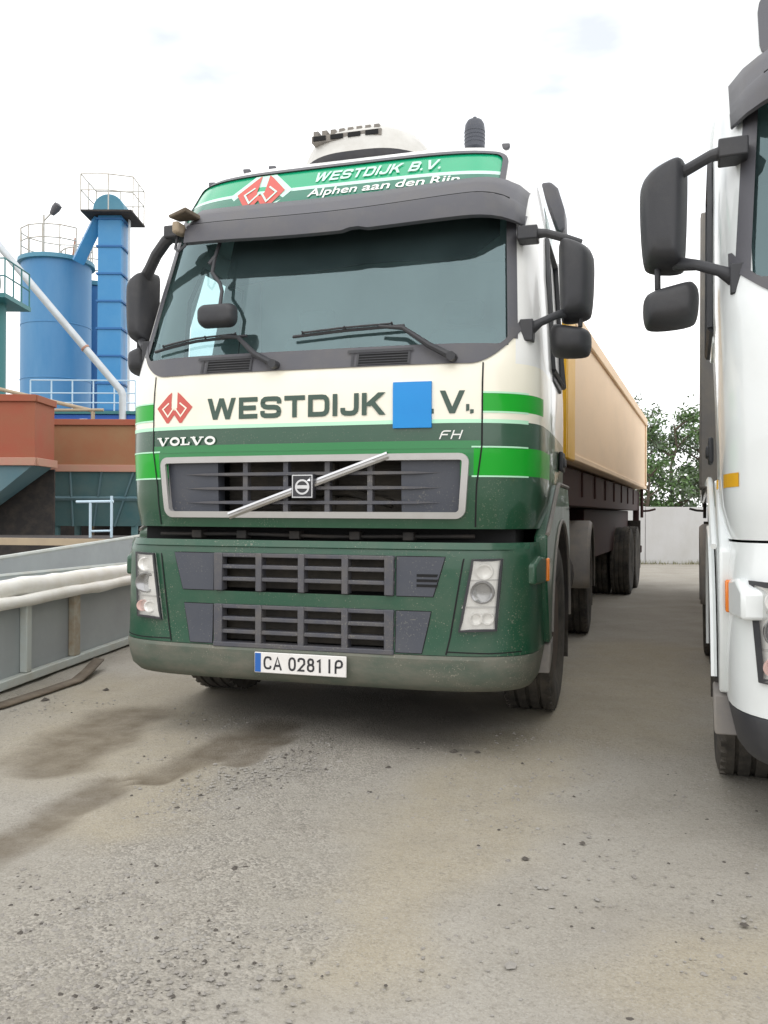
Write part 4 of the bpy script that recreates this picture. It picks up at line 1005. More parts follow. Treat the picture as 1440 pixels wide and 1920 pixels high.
trailer('tipper_trailer', (0, 4.6, 0), radians(-4.5), 'long tan tipper trailer with yellow front post behind the green truck', M['trailer'], M['yellow'], M['redchassis'], -1.55, 8.1, 1.73, 3.08, (5.35, 6.65))
p2 = WO + wy * 4.6
trailer('tipper_trailer', (p2.x, p2.y, 0), ANG - radians(.4), 'pale grey trailer coupled behind the plain white truck', M['cool_white'], M['fender'], M['chassis'], -1.5, 7.6, 1.45, 3.3, (4.6, 5.95))

# ------------------------------------------------------------------ ground
def G_mask(x, y, segs):
    best = 1e9
    for (ax, ay), (bx, by), r in segs:
        dx, dy = bx - ax, by - ay; t = max(0, min(1, ((x - ax) * dx + (y - ay) * dy) / (dx * dx + dy * dy)))
        best = min(best, math.hypot(x - ax - t * dx, y - ay - t * dy) / r)
    return max(0.0, 1 - best)
RUT = [((-.30, .42), (-.40, -.25), .20), ((-.40, -.25), (-.46, -.70), .12), ((-.62, -.85), (-.54, -1.35), .14), ((-.54, -1.35), (-.50, -2.0), .16), ((-1.3, .3), (-1.1, -.6), .35), ((-.15, .15), (-.2, -.35), .10)]
GRAV = [((-.25, 2.2), (.08, .04), .75), ((.08, .04), (.24, -1.4), .55), ((.24, -1.4), (.32, -2.6), .60)]
MUD = [((1.15, .4), (1.02, -.9), .50), ((1.02, -.9), (.95, -2.0), .32), ((-.45, -.5), (-.25, -1.3), .35), ((-1.6, 1.0), (-1.0, -.3), .9), ((1.5, 1.0), (1.7, 4), .8), ((1.8, -1.9), (2.1, -1.6), .3)]
OIL = [((.75, .20), (.86, .16), .05), ((.2, 1.2), (.5, .5), .45), ((-.6, 1.1), (.4, 1.0), .6)]
def axis(lo, hi, c0, c1, fine, grow):
    v = [c0]; 
    while v[-1] < c1: v.append(v[-1] + fine)
    s = fine
    while v[-1] < hi: s *= grow; v.append(v[-1] + s)
    s = fine; u = [c0]
    while u[-1] > lo: s *= grow; u.append(u[-1] - s)
    return u[:0:-1] + v
gx = axis(-600, 600, -3.2, 3.6, .055, 1.25); gy = axis(-600, 600, -3.4, 5.0, .055, 1.25)
vs, cols = [], []
for y in gy:
    for x in gx:
        z = 0.0
        near = max(0, 1 - max(0, math.hypot(x - .5, y - .5) - 4) / 6)
        if near > 0:
            z = near * (.012 * mnoise.noise((x * 1.1, y * 1.1, 3)) + .006 * mnoise.noise((x * 4, y * 4, 9)))
        wob = .10 * mnoise.noise((x * 3, y * 3, 1)); wob2 = .10 * mnoise.noise((x * 3, y * 3, 5))
        ru = min(1, 2.6 * max(0, G_mask(x + wob * 1.0, y + wob2 * 1.0, RUT) - .08)) if near else 0; gv = min(1, 1.6 * G_mask(x + wob * 2, y + wob2 * 2, GRAV)) if near else 0
        mu = min(1, 1.6 * G_mask(x + wob * 2, y + wob2, MUD)) if near else 0; ol = min(1, 2 * G_mask(x + wob, y + wob2, OIL)) if near else 0
        z -= ru * .014 
        vs.append((x, y, z)); cols.append((ru, gv, mu, ol))
nx = len(gx); fs = [(j * nx + i, j * nx + i + 1, (j + 1) * nx + i + 1, (j + 1) * nx + i) for j in range(len(gy) - 1) for i in range(nx - 1)]
me = bpy.data.meshes.new('ground'); me.from_pydata(vs, [], fs)
at = me.color_attributes.new('soil', 'FLOAT_COLOR', 'POINT')
at.data.foreach_set('color', [c for q_ in cols for c in q_]); me.shade_smooth()
gm = bpy.data.materials.new('yard_soil'); gm.use_nodes = True; t = gm.node_tree; p = t.nodes['Principled BSDF']; p.inputs['Roughness'].default_value = .92; p.inputs['Specular IOR Level'].default_value = .25
co = t.nodes.new('ShaderNodeTexCoord'); av = t.nodes.new('ShaderNodeVertexColor'); av.layer_name = 'soil'
sp = t.nodes.new('ShaderNodeSeparateColor'); t.links.new(av.outputs[0], sp.inputs[0])
def noise(sc_, det, rough=.6):
    n = t.nodes.new('ShaderNodeTexNoise'); n.inputs['Scale'].default_value = sc_; n.inputs['Detail'].default_value = det; n.inputs['Roughness'].default_value = rough
    t.links.new(co.outputs['Object'], n.inputs['Vector']); return n.outputs[0]
def ramp(src, a, b, c0=(0, 0, 0), c1=(1, 1, 1)):
    r = t.nodes.new('ShaderNodeValToRGB'); r.color_ramp.elements[0].position = a; r.color_ramp.elements[1].position = b
    r.color_ramp.elements[0].color = (*c0, 1); r.color_ramp.elements[1].color = (*c1, 1); t.links.new(src, r.inputs[0]); return r.outputs[0]
def mix(fac, a, b, mode='MIX'):
    m = t.nodes.new('ShaderNodeMix'); m.data_type = 'RGBA'; m.blend_type = mode
    if isinstance(fac, (int, float)): m.inputs[0].default_value = fac
    else: t.links.new(fac, m.inputs[0])
    for i, q_ in ((6, a), (7, b)):
        if isinstance(q_, tuple): m.inputs[i].default_value = (*q_, 1)
        else: t.links.new(q_, m.inputs[i])
    return m.outputs[2]
def mth(op, a, b):
    m = t.nodes.new('ShaderNodeMath'); m.operation = op
    for i, q_ in ((0, a), (1, b)):
        if isinstance(q_, (int, float)): m.inputs[i].default_value = q_
        else: t.links.new(q_, m.inputs[i])
    return m.outputs[0]
base = mix(ramp(noise(1.1, 6), .35, .68), (.28, .258, .218), (.365, .342, .30))
base = mix(mth('MULTIPLY', sp.outputs[2], .85), base, mix(ramp(noise(5, 5), .3, .7), (.32, .277, .198), (.362, .32, .242)))
gcol = mix(ramp(noise(60, 3, .7), .38, .62), (.15, .14, .13), (.40, .385, .36))
vor = t.nodes.new('ShaderNodeTexVoronoi'); vor.inputs['Scale'].default_value = 110; t.links.new(co.outputs['Object'], vor.inputs['Vector'])
hs = t.nodes.new('ShaderNodeSeparateColor'); t.links.new(vor.outputs['Color'], hs.inputs[0])
gcol2 = mix(ramp(hs.outputs[0], .1, .95), (.165, .152, .132), (.41, .38, .33))
gfac = mth('MULTIPLY', mth('ADD', mth('MULTIPLY', sp.outputs[1], .72), .24), ramp(noise(5.5, 9, .72), .33, .60))
base = mix(gfac, base, gcol2)
base = mix(mth('MULTIPLY', ramp(noise(150, 3, .7), .48, .68), .45), base, (.44, .42, .385))
base = mix(mth('MULTIPLY', ramp(noise(95, 4, .7), .54, .68), .45), base, (.15, .135, .115))
base = mix(mth('MULTIPLY', ramp(noise(2.3, 7, .7), .50, .72), .30), base, (.21, .185, .15))
base = mix(mth('MULTIPLY', ramp(noise(34, 6, .75), .55, .68), .50), base, (.155, .135, .11))
base = mix(mth('MULTIPLY', sp.outputs[0], mth('ADD', mth('MULTIPLY', noise(9, 5), .85), .22)), base, (.115, .09, .06))
base = mix(mth('MULTIPLY', av.outputs['Alpha'], .55), base, (.085, .075, .065))
t.links.new(base, p.inputs['Base Color'])
bp = t.nodes.new('ShaderNodeBump'); bp.inputs['Strength'].default_value = .55; bp.inputs['Distance'].default_value = .012
hgt = mth('ADD', mth('ADD', mth('MULTIPLY', noise(22, 8, .7), .8), mth('MULTIPLY', mth('MULTIPLY', vor.outputs['Distance'], -.5), mth('ADD', sp.outputs[1], .25))), mth('MULTIPLY', noise(120, 3), .25))
t.links.new(hgt, bp.inputs['Height']); t.links.new(bp.outputs[0], p.inputs['Normal'])
me.materials.append(gm); go = bpy.data.objects.new('ground', me); COL.objects.link(go); tag(go, kind='structure')

# loose gravel: nobody could count it
q = MB(); rnd = random.Random(3); n_ = 0
def pebble(x, y, s, z=0.0):
    a = rnd.random() * 6.28; vs = []
    for k, (px, py, pz) in enumerate([(1, 0, .1), (.3, .9, 0), (-.8, .6, .1), (-.9, -.5, 0), (.2, -1, .1), (.35, .1, .62), (-.3, -.1, .7)]):
        px *= rnd.uniform(.7, 1.2); py *= rnd.uniform(.6, 1.1)
        vs.append((x + s * (px * cos(a) - py * sin(a)), y + s * (px * sin(a) + py * cos(a)), z + s * pz * .8 - s * .1))
    q.add(vs, [(0, 1, 5), (1, 2, 6, 5), (2, 3, 6), (3, 4, 6), (4, 0, 5, 6)])
while n_ < 8500:
    x, y = rnd.uniform(-2.6, 3.2), rnd.uniform(-3.0, 4.5)
    g_ = G_mask(x, y, GRAV)
    if rnd.random() > .10 + 1.1 * g_: continue
    if G_mask(x, y, RUT) > 0 or G_mask(x, y, OIL) > -0 and y > .3 or y > .75: continue
    q.mi = 1 if rnd.random() < .10 else 0
    pebble(x, y, rnd.choice((.003, .004, .005, .006, .007, .010)) * rnd.uniform(.8, 1.3)); n_ += 1
gv = q.build('gravel', [M['stone'], M['stone_dark']], None, smooth=False, recalc=False); tag(gv, kind='stuff')
# single stones and clods
for (x, y, sz, dark, lab) in ((1.38, -1.91, .022, 0, 'largest pale stone lying loose in the open ground far from the trucks'), (.29, -.21, .024, 0, 'whitish stone on the gravel in front of the number plate'),
        (.37, -1.55, .022, 1, 'dark clod, the larger of a touching pair on the gravel band'), (.40, -1.53, .018, 1, 'dark clod, the smaller of a touching pair on the gravel band'),
        (1.33, -1.16, .016, 1, 'small dark clod on the smooth tan patch of ground'), (1.52, -.95, .014, 1, 'small dark clod just beyond the smooth tan patch'),
        (2.03, -1.47, .014, 1, 'small dark clod on the ground near the white truck'), (1.70, -2.08, .014, 1, 'small dark clod alone on the open ground before the trucks'),
        (.80, .14, .03, 1, 'dark clod on the oily spot before the green bumper'), (.92, .16, .02, 1, 'smaller dark clod beside the oily spot'), (.80, -1.68, .016, 0, 'small pale stone on the open ground by the gravel band'),
        (-2.05, .55, .035, 1, 'dark lump beside the bent metal strip'), (-1.85, .95, .03, 1, 'dark lump between the bent metal strip and the green bumper'), (.55, -.24, .02, 1, 'dark clod near the whitish stone before the truck')):
    q = MB(); pebble(x, y, sz, .004)
    o = q.build('stone', M['stone_dark'] if dark else M['stone'], None, smooth=False, bevel=.002)
    tag(o, lab, 'stone', 'loose stones and clods on the yard')

# ------------------------------------------------------------------ perimeter wall, grass, trees
A = Vector((1.95, 18.72)); dW = Vector((3.2 - 1.95, 19.08 - 18.72)).normalized()
wl = empty('perimeter_wall', (A.x, A.y, 0), math.atan2(dW.y, dW.x), 'pale concrete perimeter wall behind the trailers', 'wall')
q = MB()
for k in range(-6, 9): q.box(k * 2.0 + .006, k * 2.0 + 1.994, 0, .12, 0, 1.46 + .006 * ((k * 37) % 3))
q.build('wall_panel', M['concrete'], wl, bevel=.01)
q = MB()
for k in range(-6, 10): q.box(k * 2.0 - .09, k * 2.0 + .09, .121, .30, 0, 1.44)
q.build('wall_post', M['concrete'], wl, bevel=.01)
q = MB(); rnd = random.Random(5)
for k in range(3800):
    u = rnd.uniform(-11.5, 17); v = -abs(rnd.gauss(0, .16)) - .01; h = rnd.uniform(.03, .14) * (1 if v > -.25 else .5); a = rnd.uniform(0, 6.28); b = rnd.uniform(-.05, .05)
    P = Vector((A.x, A.y)) + dW * u + Vector((-dW.y, dW.x)) * v
    q.add([(P.x - .008 * cos(a), P.y - .008 * sin(a), 0), (P.x + .008 * cos(a), P.y + .008 * sin(a), 0), (P.x + b, P.y + b * .6, h)], [(0, 1, 2)])
gs = q.build('grass', M['grass'], None, smooth=False, recalc=False); tag(gs, kind='stuff')

def tree(loc, h, spread, seed, label, nleaf, leafm, lsize=.085, open_=1.0, low=.18):
    rnd = random.Random(seed)
    r = empty('tree', loc, rnd.uniform(0, 6), label, 'tree', 'trees behind the perimeter wall')
    tk = MB(); pts = [Vector((0, 0, 0))]
    for k in range(1, 7): pts.append(Vector((rnd.gauss(0, .05) * k * .5, rnd.gauss(0, .05) * k * .5, h * .85 * k / 6)))
    tk.tube(pts, .1, 8, rs=[.10 * (1 - .13 * k) for k in range(7)])
    tips = []
    for k in range(22):
        f = rnd.uniform(low, 1.0); i = min(5, int(f * 6)); p0 = pts[i].lerp(pts[i + 1], f * 6 - i)
        a = rnd.uniform(0, 2 * pi); L = spread * (1.05 - .55 * abs(f - .45)) * rnd.uniform(.5, 1.0)
        p1 = p0 + Vector((cos(a) * L * .5, sin(a) * L * .5, L * rnd.uniform(.15, .45))); p2 = p1 + Vector((cos(a + rnd.uniform(-.5, .5)) * L * .5, sin(a + rnd.uniform(-.5, .5)) * L * .5, L * rnd.uniform(.1, .5)))
        tk.tube([p0, p1, p2], .02, 5, rs=[.035, .022, .008]); tips += [p1.lerp(p2, .2), p1.lerp(p2, .65), p2]
        if rnd.random() < .6:
            p3 = p1 + Vector((rnd.gauss(0, .3), rnd.gauss(0, .3), rnd.uniform(.1, .5))) * spread * .5; tk.tube([p1, p3], .01, 4, rs=[.015, .005]); tips.append(p3)
    tk.build('trunk', M['bark'], r)
    lf = MB(); per = nleaf // len(tips)
    for tp in tips:
        if rnd.random() < .16 * open_: continue
        cs = rnd.uniform(.12, .30) * spread / 1.3
        lf.mi = 0 if rnd.random() < .6 else 1
        for k in range(int(per * rnd.uniform(.6, 1.4))):
            c = tp + Vector((rnd.gauss(0, cs), rnd.gauss(0, cs), rnd.gauss(0, cs * .75)))
            n = Vector((rnd.gauss(0, 1), rnd.gauss(0, 1), rnd.gauss(.5, 1))).normalized(); a = n.orthogonal().normalized(); a.rotate(Matrix.Rotation(rnd.uniform(0, 6.28), 3, n)); b = n.cross(a)
            s = lsize * rnd.uniform(.6, 1.25)
            lf.add([c - a * s, c - b * s * .42 + n * s * .08, c + a * s, c + b * s * .42 + n * s * .08], [(0, 1, 2, 3)])
    lf.build('crown', leafm, r, smooth=False, recalc=False)
tree((1.75, 23.6, 0), 5.3, 1.05, 11, 'thin sparse tree rising directly above the rear end of the tan trailer', 2600, [M['leafB'], M['leafA']], .07, 1.6, .45)
tree((2.75, 23.2, 0), 4.75, 1.25, 12, 'bushy green tree over the wall between the two trucks', 4700, [M['leafA'], M['leafB']], .08)
tree((3.75, 23.9, 0), 4.5, 1.3, 13, 'darker tree over the wall partly hidden by the white truck', 4700, [M['leafA'], M['leafB']], .08)
tree((2.05, 22.2, 0), 2.9, .8, 14, 'low shrubby tree just above the wall at the tan trailer end', 2600, [M['leafA'], M['leafA']], .07, 1.0, .3)

# ------------------------------------------------------------------ yard equipment at the left
def rail_line(q, pts, h, levels=(1.0, .5), r=.025, post_every=1.0, mids=True):
    """hand rail along a polyline of (x,y,z) floor points"""
    pts = [Vector(p) for p in pts]
    for lv in levels: q.tube([p + Vector((0, 0, h * lv)) for p in pts], r, 6)
    for a, b in zip(pts[:-1], pts[1:]):
        n = max(1, round((b - a).length / post_every))
        for k in range(n + 1):
            p = a.lerp(b, k / n); q.tube([p, p + Vector((0, 0, h))], r, 6)

# big silo
S1 = Vector((-21.12, 25.66)); R1 = 1.37; H1 = 11.35
s1 = empty('silo', (S1.x, S1.y, 0), 0, 'big light blue cylindrical silo with a railing round its flat top', 'silo')
q = MB(); q.lathe([(R1, 0), (R1, H1)], n=48)
q.build('silo_shell', M['silo'], s1)
q = MB()
for z in (2.2, 4.4, 6.6, 8.8): q.lathe([(R1 + .002, z - .03), (R1 + .018, z - .02), (R1 + .018, z + .02), (R1 + .002, z + .03)], n=48)
q.build('shell_seam', M['silo'], s1)
q = MB(); q.lathe([(0, H1 + .45), (.3, H1 + .42), (R1 + .12, H1 + .14), (R1 + .14, H1 - .03), (R1 - .02, H1 - .05)], n=48); q.build('silo_roof', M['elevtop'], s1)
q = MB(); Rr = R1 + .02
pp = [(Rr * cos(a), Rr * sin(a), H1 + .14) for a in [radians(15 + k * 27) for k in range(13)]]
rail_line(q, pp, 1.15, (1.0, .55), .026, 1.2); q.build('railing', M['railgrey'], s1)
q = MB(); q.tube([(.15, -1.0, H1 + .2), (.15, -1.0, H1 + 1.75)], .04, 8); q.tube([(.15, -1.0, H1 + 1.5), (.45, -1.0, H1 + 1.75), (.6, -1.0, H1 + 1.95)], .03, 8)
lm = q.build('flood_lamp', M['railgrey'], s1); q = MB(); q.lathe([(0, 0), (.10, .03), (.17, .3), (.16, .5), (0, .55)], (0, 0, 0), 'z', 16)
lo = q.build('lamp_head', M['greyplastic'], lm); lo.matrix_local = Matrix.Translation((.50, -1.0, H1 + 1.72)) @ Matrix.Rotation(radians(42), 4, 'Y')

# second silo, behind
s2 = empty('silo', (-21.75, 29.0, 0), 0, 'darker blue silo standing behind the elevator tower', 'silo')
q = MB(); q.lathe([(1.45, 0), (1.45, 11.1)], n=48); q.build('silo_shell', M['silo2'], s2)
q = MB(); q.lathe([(1.0, 11.10), (1.52, 11.12), (1.54, 11.30), (0, 11.6)], n=48); q.build('silo_roof', M['elevtop'], s2)
q = MB(); rail_line(q, [(1.35 * cos(radians(200 + k * 24)), 1.35 * sin(radians(200 + k * 24)), 11.3) for k in range(8)], 1.5, (1.0, .66, .33), .03, 1.0); q.build('railing', M['railgrey'], s2)
# bracing on that roof
q = MB()
for x in (-.5, -.1, .3): q.tube([(x, -1.0, 11.3), (x + .3, -1.0, 13.3)], .04, 6); q.tube([(x + .3, -1.0, 11.3), (x, -1.0, 12.6)], .03, 6)
q.build('brace', M['rustedge'], s2)

# bucket elevator
rotE = radians(16.4)
el = empty('bucket_elevator', (-17.80, 24.66, 0), rotE, 'tall square blue elevator tower with a domed head and platform', 'elevator tower')
q = MB(); q.box(-.44, .46, -.45, .45, 0, 12.75); q.build('elevator_casing', M['elev'], el, bevel=.03)
for k in range(11):
    z = 2.0 + k * 1.05; q = MB(); q.box(-.49, .51, -.50, .50, z - .035, z + .035); q.build('casing_flange', M['silo2'], el)
q = MB(); n_ = 14
arc = [(-.03 - .59 * cos(pi * k / n_), 12.86 + .58 * sin(pi * k / n_)) for k in range(n_ + 1)]
q.prism([(-.95, 12.74), (.58, 12.74)] + [(x, z) for x, z in arc[::-1]] , lambda x, z: (x, -.50, z), lambda x, z: (x, .50, z)); q.build('elevator_head', M['elevtop'], el, bevel=.03)
q = MB(); q.box(-.95, .98, -.9, .95, 12.63, 12.70); pl = q.build('platform', M['chassis'], el)
q = MB(); rail_line(q, [(-.95, .9, 12.7), (-.95, -.88, 12.7), (.1, -.88, 12.7), (.95, -.6, 12.7), (.95, .9, 12.7), (-.95, .9, 12.7)], 1.35, (1.0, .55), .024, .9); q.build('railing', M['railgrey'], pl)
q = MB(); d0, d1 = Vector((-.50, -.1, 12.62)), Vector((-1.40, .15, 11.0))
q.tube([d0, d1], .30, 4); q.build('discharge_chute', M['elev'], el)
q = MB(); q.box(.62, .66, -.1, .1, 3, 12.6); rail_line(q, [(.6, -.3, 0), (.6, -.31, 0)], 1, ()) if False else None
q.build('cable_duct', M['galv'], el)

# slanting conveying pipe
q = MB(); q.tube([(-18.6, 17.9, 10.95), (-17.45, 18.22, 9.50), (-13.86, 19.28, 5.10), (-13.80, 19.30, 4.95), (-13.80, 19.30, 0)], .115, 14)
pi_ = empty('conveyor_pipe', (0, 0, 0), 0, 'long pale metal pipe slanting down in front of the blue silo', 'pipe'); q.build('pipe_tube', M['galv'], pi_)
q = MB()
for f in (.70,):
    c = Vector((-17.45, 18.22, 9.50)).lerp(Vector((-13.86, 19.28, 5.10)), f); d = Vector((3.59, 1.06, -4.40)).normalized(); q.tube([c - d * .03, c + d * .03], .14, 14)
q.build('pipe_flange', M['rustedge'], pi_)

# low railing and platform in front of the silos
rl = empty('platform_railing', (0, 0, 0), 0, 'pale blue railing on a low platform in front of the silos', 'railing')
q = MB(); rail_line(q, [(-18.62, 21.01, 4.75), (-15.1, 22.04, 4.75)], 1.12, (1.0, .6, .3), .026, .75); q.build('railing', M['railwhite'], rl)
q = MB(); q.hexa([(-19, 20.8, 4.6), (-14.6, 22.1, 4.6), (-15.0, 23.4, 4.6), (-19.4, 22.1, 4.6), (-19, 20.8, 4.74), (-14.6, 22.1, 4.74), (-15.0, 23.4, 4.74), (-19.4, 22.1, 4.74)])
q.build('platform', M['silo2'], rl)
q = MB()
for x, y in ((-18.8, 21.0), (-16.8, 21.6), (-14.8, 22.2)): q.tube([(x, y, 0), (x, y, 4.6)], .08, 8)
q.build('leg', M['silo2'], rl)
# blue shed
q = MB(); q.hexa([(-16.4, 18.6, 0), (-13.0, 19.6, 0), (-13.5, 21.3, 0), (-16.9, 20.3, 0), (-16.4, 18.6, 4.35), (-13.0, 19.6, 4.35), (-13.5, 21.3, 4.35), (-16.9, 20.3, 4.35)])
sh_ = empty('control_cabin', (0, 0, 0), 0, 'low royal blue cabin behind the rusty hoppers', 'cabin'); q.build('wall', M['bluebox'], sh_, bevel=.03)
q = MB(); q.hexa([(-16.5, 18.5, 4.352), (-12.9, 19.55, 4.352), (-13.4, 21.4, 4.352), (-17.0, 20.35, 4.352), (-16.5, 18.5, 4.45), (-12.9, 19.55, 4.45), (-13.4, 21.4, 4.45), (-17.0, 20.35, 4.45)]); q.build('roof', M['teal'], sh_)
q = MB(); q.box(-.12, .12, -.02, .02, 0, .35, Matrix.Translation((-15.0, 18.985, 3.85)) @ Matrix.Rotation(radians(16.4), 4, 'Z')); q.build('notice', M['white'], sh_)
# yellow crossing pipes
q = MB(); q.tube([(-12.9, 12.3, 4.20), (-10.45, 13.0, 3.62)], .045, 8); q.tube([(-11.4, 12.7, 3.63), (-10.2, 13.05, 3.64)], .035, 8); q.tube([(-10.45, 13.0, 0), (-10.45, 13.0, 3.62)], .045, 8); q.tube([(-12.9, 12.3, 0), (-12.9, 12.3, 4.2)], .045, 8)
yr = q.build('pipe_rail', M['beam'], None); tag(yr, 'yellowish pipe rail sloping down behind the tall rusty hopper', 'pipe')

# grey green tank on a column
gt = empty('tank_tower', (-15.78, 15.53, .33), rotE, 'grey green tank on a column with a teal railed platform', 'tank')
for x in (.34, -1.5):
    q = MB(); q.lathe([(.27, -.33), (.27, 6.72)], (x, 0, 0), n=20); q.build('column', M['teal'], gt)
q = MB(); q.box(-2.2, .95, -.8, .9, 6.72, 6.84); pl = q.build('platform', M['teal'], gt)
q = MB(); rail_line(q, [(-.1, -.75, 6.84), (.92, -.75, 6.84), (.92, .85, 6.84)], .95, (1.0, .5), .022, .5); q.build('railing', M['teal'], pl)
q = MB(); q.lathe([(0, -2.0), (.35, -1.95), (.52, -1.8), (.55, -1.5), (.55, .05), (.50, .2), (.36, .28), (0, .32)], (0, .1, 7.42), 'x', 28); q.build('tank_body', M['greentank'], gt)

# hoppers
def hopper(loc, rz, label, w, d, zt, zm, zb, inL, inR, upper, lower, ribs=True):
    """steel bin: upright rusty band over a tapering teal funnel"""
    r = empty('hopper', loc, rz, label, 'hopper', 'rusty hoppers behind the steel trough')
    q = MB(); q.box(0, w, 0, .04, zm, zt); q.box(0, w, d - .04, d, zm, zt); q.box(0, .04, .041, d - .041, zm, zt); q.box(w - .04, w, .041, d - .041, zm, zt)
    b = q.build('bin_wall', upper, r)
    q = MB(); q.box(-.03, w + .03, -.05, -.001, zt - .10, zt + .03); q.box(-.03, w + .03, d + .001, d + .05, zt - .1, zt + .03); q.box(w + .001, w + .05, -.0, d, zt - .10, zt + .028)
    q.build('rim', M['rust'], b, bevel=.008)
    q = MB(); q.box(-.03, w + .03, -.07, -.001, zm - .10, zm + .05); q.box(w + .001, w + .07, 0, d, zm - .10, zm + .05); q.build('flange', M['rustedge'], b, bevel=.008)
    q = MB(); f = .38
    top = [(0, .0, zm - .06), (w, 0, zm - .06), (w, d, zm - .06), (0, d, zm - .06)]; bot = [(inL, d * f * .55, zb), (w - inR, d * f * .55, zb), (w - inR, d * (1 - f * .5), zb), (inL, d * (1 - f * .5), zb)]
    q.hexa(bot + top); fo = q.build('funnel', lower, r)
    q = MB()
    if ribs:
        for k in range(1, 4):
            u = k / 4; a = Vector(top[0]).lerp(Vector(top[1]), u); b_ = Vector(bot[0]).lerp(Vector(bot[1]), u)
            q.tube([a + Vector((0, -.03, 0)), b_ + Vector((0, -.03, 0))], .025, 4)
    a = Vector(top[0]).lerp(Vector(bot[0]), .5); b_ = Vector(top[1]).lerp(Vector(bot[1]), .5); q.tube([a + Vector((0, -.03, 0)), b_ + Vector((0, -.03, 0))], .05, 4)
    q.build('stiffener', M['hopper2'], fo)
    for x in (inL + .05, w - inR - .05):
        for y in (d * .25, d * .8): q = MB(); q.box(x - .06, x + .06, y - .06, y + .06, 0, zb); q.build('leg', M['hopper'], r)
    q = MB(); q.box(.1 if w > 3 else -1.5, w - .02, d + .06, d + .12, 0, zm - .12); q.build('dark_backing', M['chassis'], r)  # added dark sheet, stands in for the darkness behind the funnel
    return r
hopper((-12.9, 8.16, 0), rotE, 'taller rust red hopper over a smooth blue teal funnel without ribs', 3.97, .95, 3.42, 2.22, 1.0, .9, 1.5, M['rust'], M['hopper2'], False)
hopper((-10.6, 11.30, 0), rotE, 'lower brown rusty hopper over a ribbed teal funnel beside the green truck', 2.75, 2.4, 3.22, 2.22, .95, .12, .8, M['rustbrown'], M['hopper'])
# conveyor trough under the hoppers
cv = empty('feed_conveyor', (0, 0, 0), 0, 'low dark feed conveyor with tan side beam under the hoppers', 'conveyor')
q = MB(); q.hexa([(-9.4, 5.95, .76), (-5.2, 7.2, .74), (-5.24, 7.32, .74), (-9.44, 6.07, .76), (-9.4, 5.95, .87), (-5.2, 7.2, .84), (-5.24, 7.32, .84), (-9.44, 6.07, .87)]); q.build('side_beam', M['beam'], cv)
q = MB(); q.hexa([(-9.6, 6.4, .2), (-5.4, 7.65, .2), (-5.9, 9.4, .2), (-10.1, 8.2, .2), (-9.6, 6.4, .84), (-5.4, 7.65, .84), (-5.9, 9.4, .84), (-10.1, 8.2, .84)]); q.build('belt_trough', M['chassis'], cv)
q = MB()
for f in (.05, .35, .65, .95): q = MB(); q.box(-.04, .04, -.04, .04, 0, .74, Matrix.Translation((lerp(-9.4, -5.2, f), lerp(6.0, 7.25, f), 0))); q.build('leg', M['chassis'], cv)
# small pale pipe frame
q = MB(); a, b = Vector((-6.83, 7.80, 0)), Vector((-6.50, 7.90, 0))
q.tube([a, a + Vector((0, 0, 1.42))], .022, 8); q.tube([b, b + Vector((0, 0, 1.52))], .022, 8); q.tube([a + Vector((-.22, -.07, 1.42)), b + Vector((.03, .01, 1.43))], .022, 8); q.tube([a + Vector((0, 0, .94)), b + Vector((0, 0, .95))], .018, 8)
fo = q.build('pipe_stand', M['railwhite'], None); tag(fo, 'pale grey upright pipe stand in front of the ribbed hopper', 'stand')
q = MB(); q.hexa([(-8.6, 12.6, 3.25), (-7.9, 12.8, 3.25), (-8.0, 13.2, 3.25), (-8.7, 13.0, 3.25), (-8.55, 12.65, 3.55), (-7.98, 12.82, 3.5), (-8.05, 13.15, 3.5), (-8.6, 12.95, 3.55)])
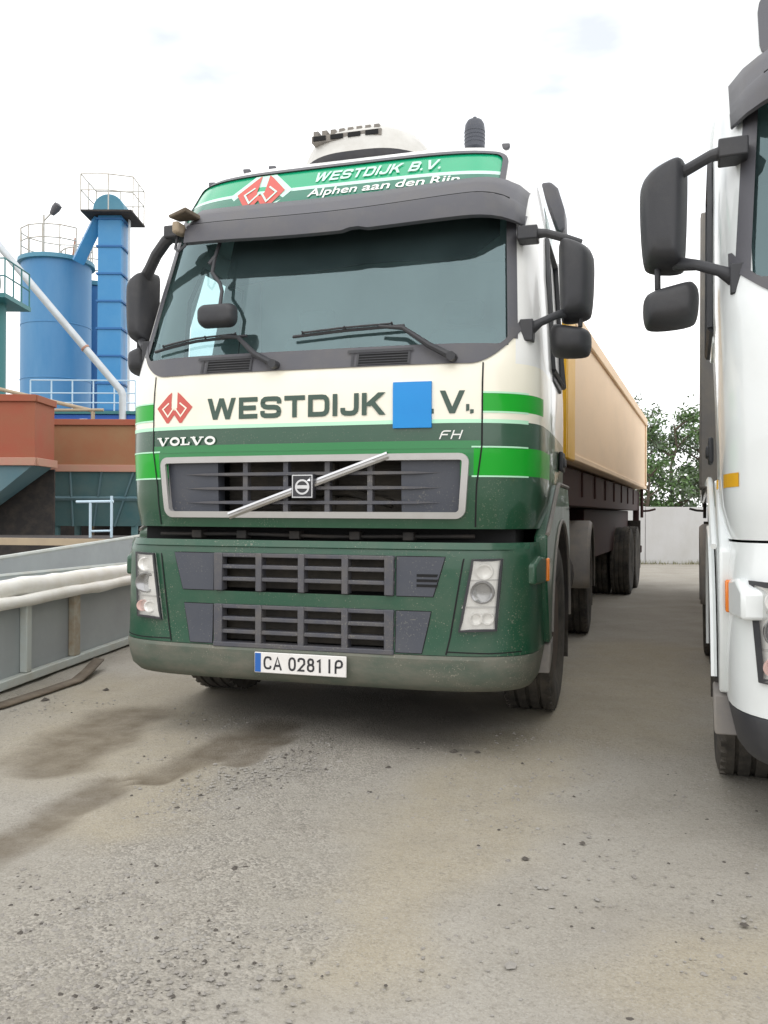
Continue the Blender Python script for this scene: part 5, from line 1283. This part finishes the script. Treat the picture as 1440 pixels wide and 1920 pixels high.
# steel trough (tray)
T0, T1 = Vector((-2.515, .663)), Vector((-2.905, 2.90)); td = (T1 - T0).normalized(); tn = Vector((-td.y, td.x))   # tn points to the left
tr = empty('steel_trough', (T0.x, T0.y, 0), math.atan2(td.y, td.x), 'long low grey steel trough with ribbed side beside the green truck', 'trough')
Lb, Lf = -1.6, 7.6; WT = 1.75
q = MB(); q.box(Lb, Lf, -.0, .05, .03, .63); q.box(Lb, Lf, .05, WT, .03, .08)
q.hexa([(Lb, WT, .03), (Lf, WT, .03), (Lf, WT + .05, .03), (Lb, WT + .05, .03), (Lb, WT, .58), (Lf, WT, .92), (Lf, WT + .05, .92), (Lb, WT + .05, .58)])
q.box(Lb, Lb + .05, .05, WT, .08, .57); q.box(Lf - .05, Lf, .05, WT, .08, .62)
q.build('trough_wall', M['tray'], tr)
q = MB(); q.tube([(Lb, WT + .02, .585), (Lf, WT + .02, .925)], .028, 8); q.tube([(.2, WT - .05, .62), (4.6, .60, .66)], .022, 6); q.build('rim', M['trayrib'], tr)
q = MB(); q.box(Lb, Lf, -.065, -.001, .02, .085)
for u in (-1.0, -.4, 2.9, 3.9): q.box(u - .035, u + .035, -.05, -.001, .085, .63)
q.build('side_rib', M['trayrib'], tr, bevel=.008)
for u, mm, wd in ((.30, 'trayrib', .035), (1.05, 'rustyrib', .05)):
    q = MB(); q.box(u - wd, u + wd, -.06, -.001, .086, .63); q.build('side_rib', M[mm], tr, bevel=.008)
for nm, yy, zz, rr, sd in (('rolled_tarp', .015, .695, .072, 1), ('rolled_tarp', -.055, .615, .045, 2)):
    q = MB(); n_ = 60; rnd = random.Random(sd); pts = []; rs = []
    for k in range(n_ + 1):
        u = lerp(Lb - .05, Lf - .05, k / n_); pts.append((u, yy + .012 * mnoise.noise((u * 2.2, sd, 0)), zz + .014 * mnoise.noise((u * 1.7, sd, 4)))); rs.append(rr * (1 + .22 * mnoise.noise((u * 3.1, sd, 8))))
    q.tube(pts, rr, 14, rs=rs)
    o = q.build(nm, M['tarp'], None); o.matrix_world = Matrix.Translation((T0.x, T0.y, 0)) @ Matrix.Rotation(math.atan2(td.y, td.x), 4, 'Z')
    tag(o, 'thicker upper roll of white tarp lying along the trough rim' if sd == 1 else 'thinner lower roll of white tarp hanging outside the trough rim', 'tarp')
# bent muddy strip on the ground
q = MB(); P = [(-2.35, -.55, .012), (-2.17, .26, .012), (-2.19, .75, .012), (-2.215, 1.12, .014), (-2.26, 1.30, .04), (-2.36, 1.60, .085)]
q.grid([[(x - .045, y, z + .006) for x, y, z in P], [(x + .045, y, z) for x, y, z in P]]); st_ = q.build('metal_strip', M['plank'], None, solid=.012); tag(st_, 'muddy bent strip of metal lying on the ground along the trough', 'scrap strip')
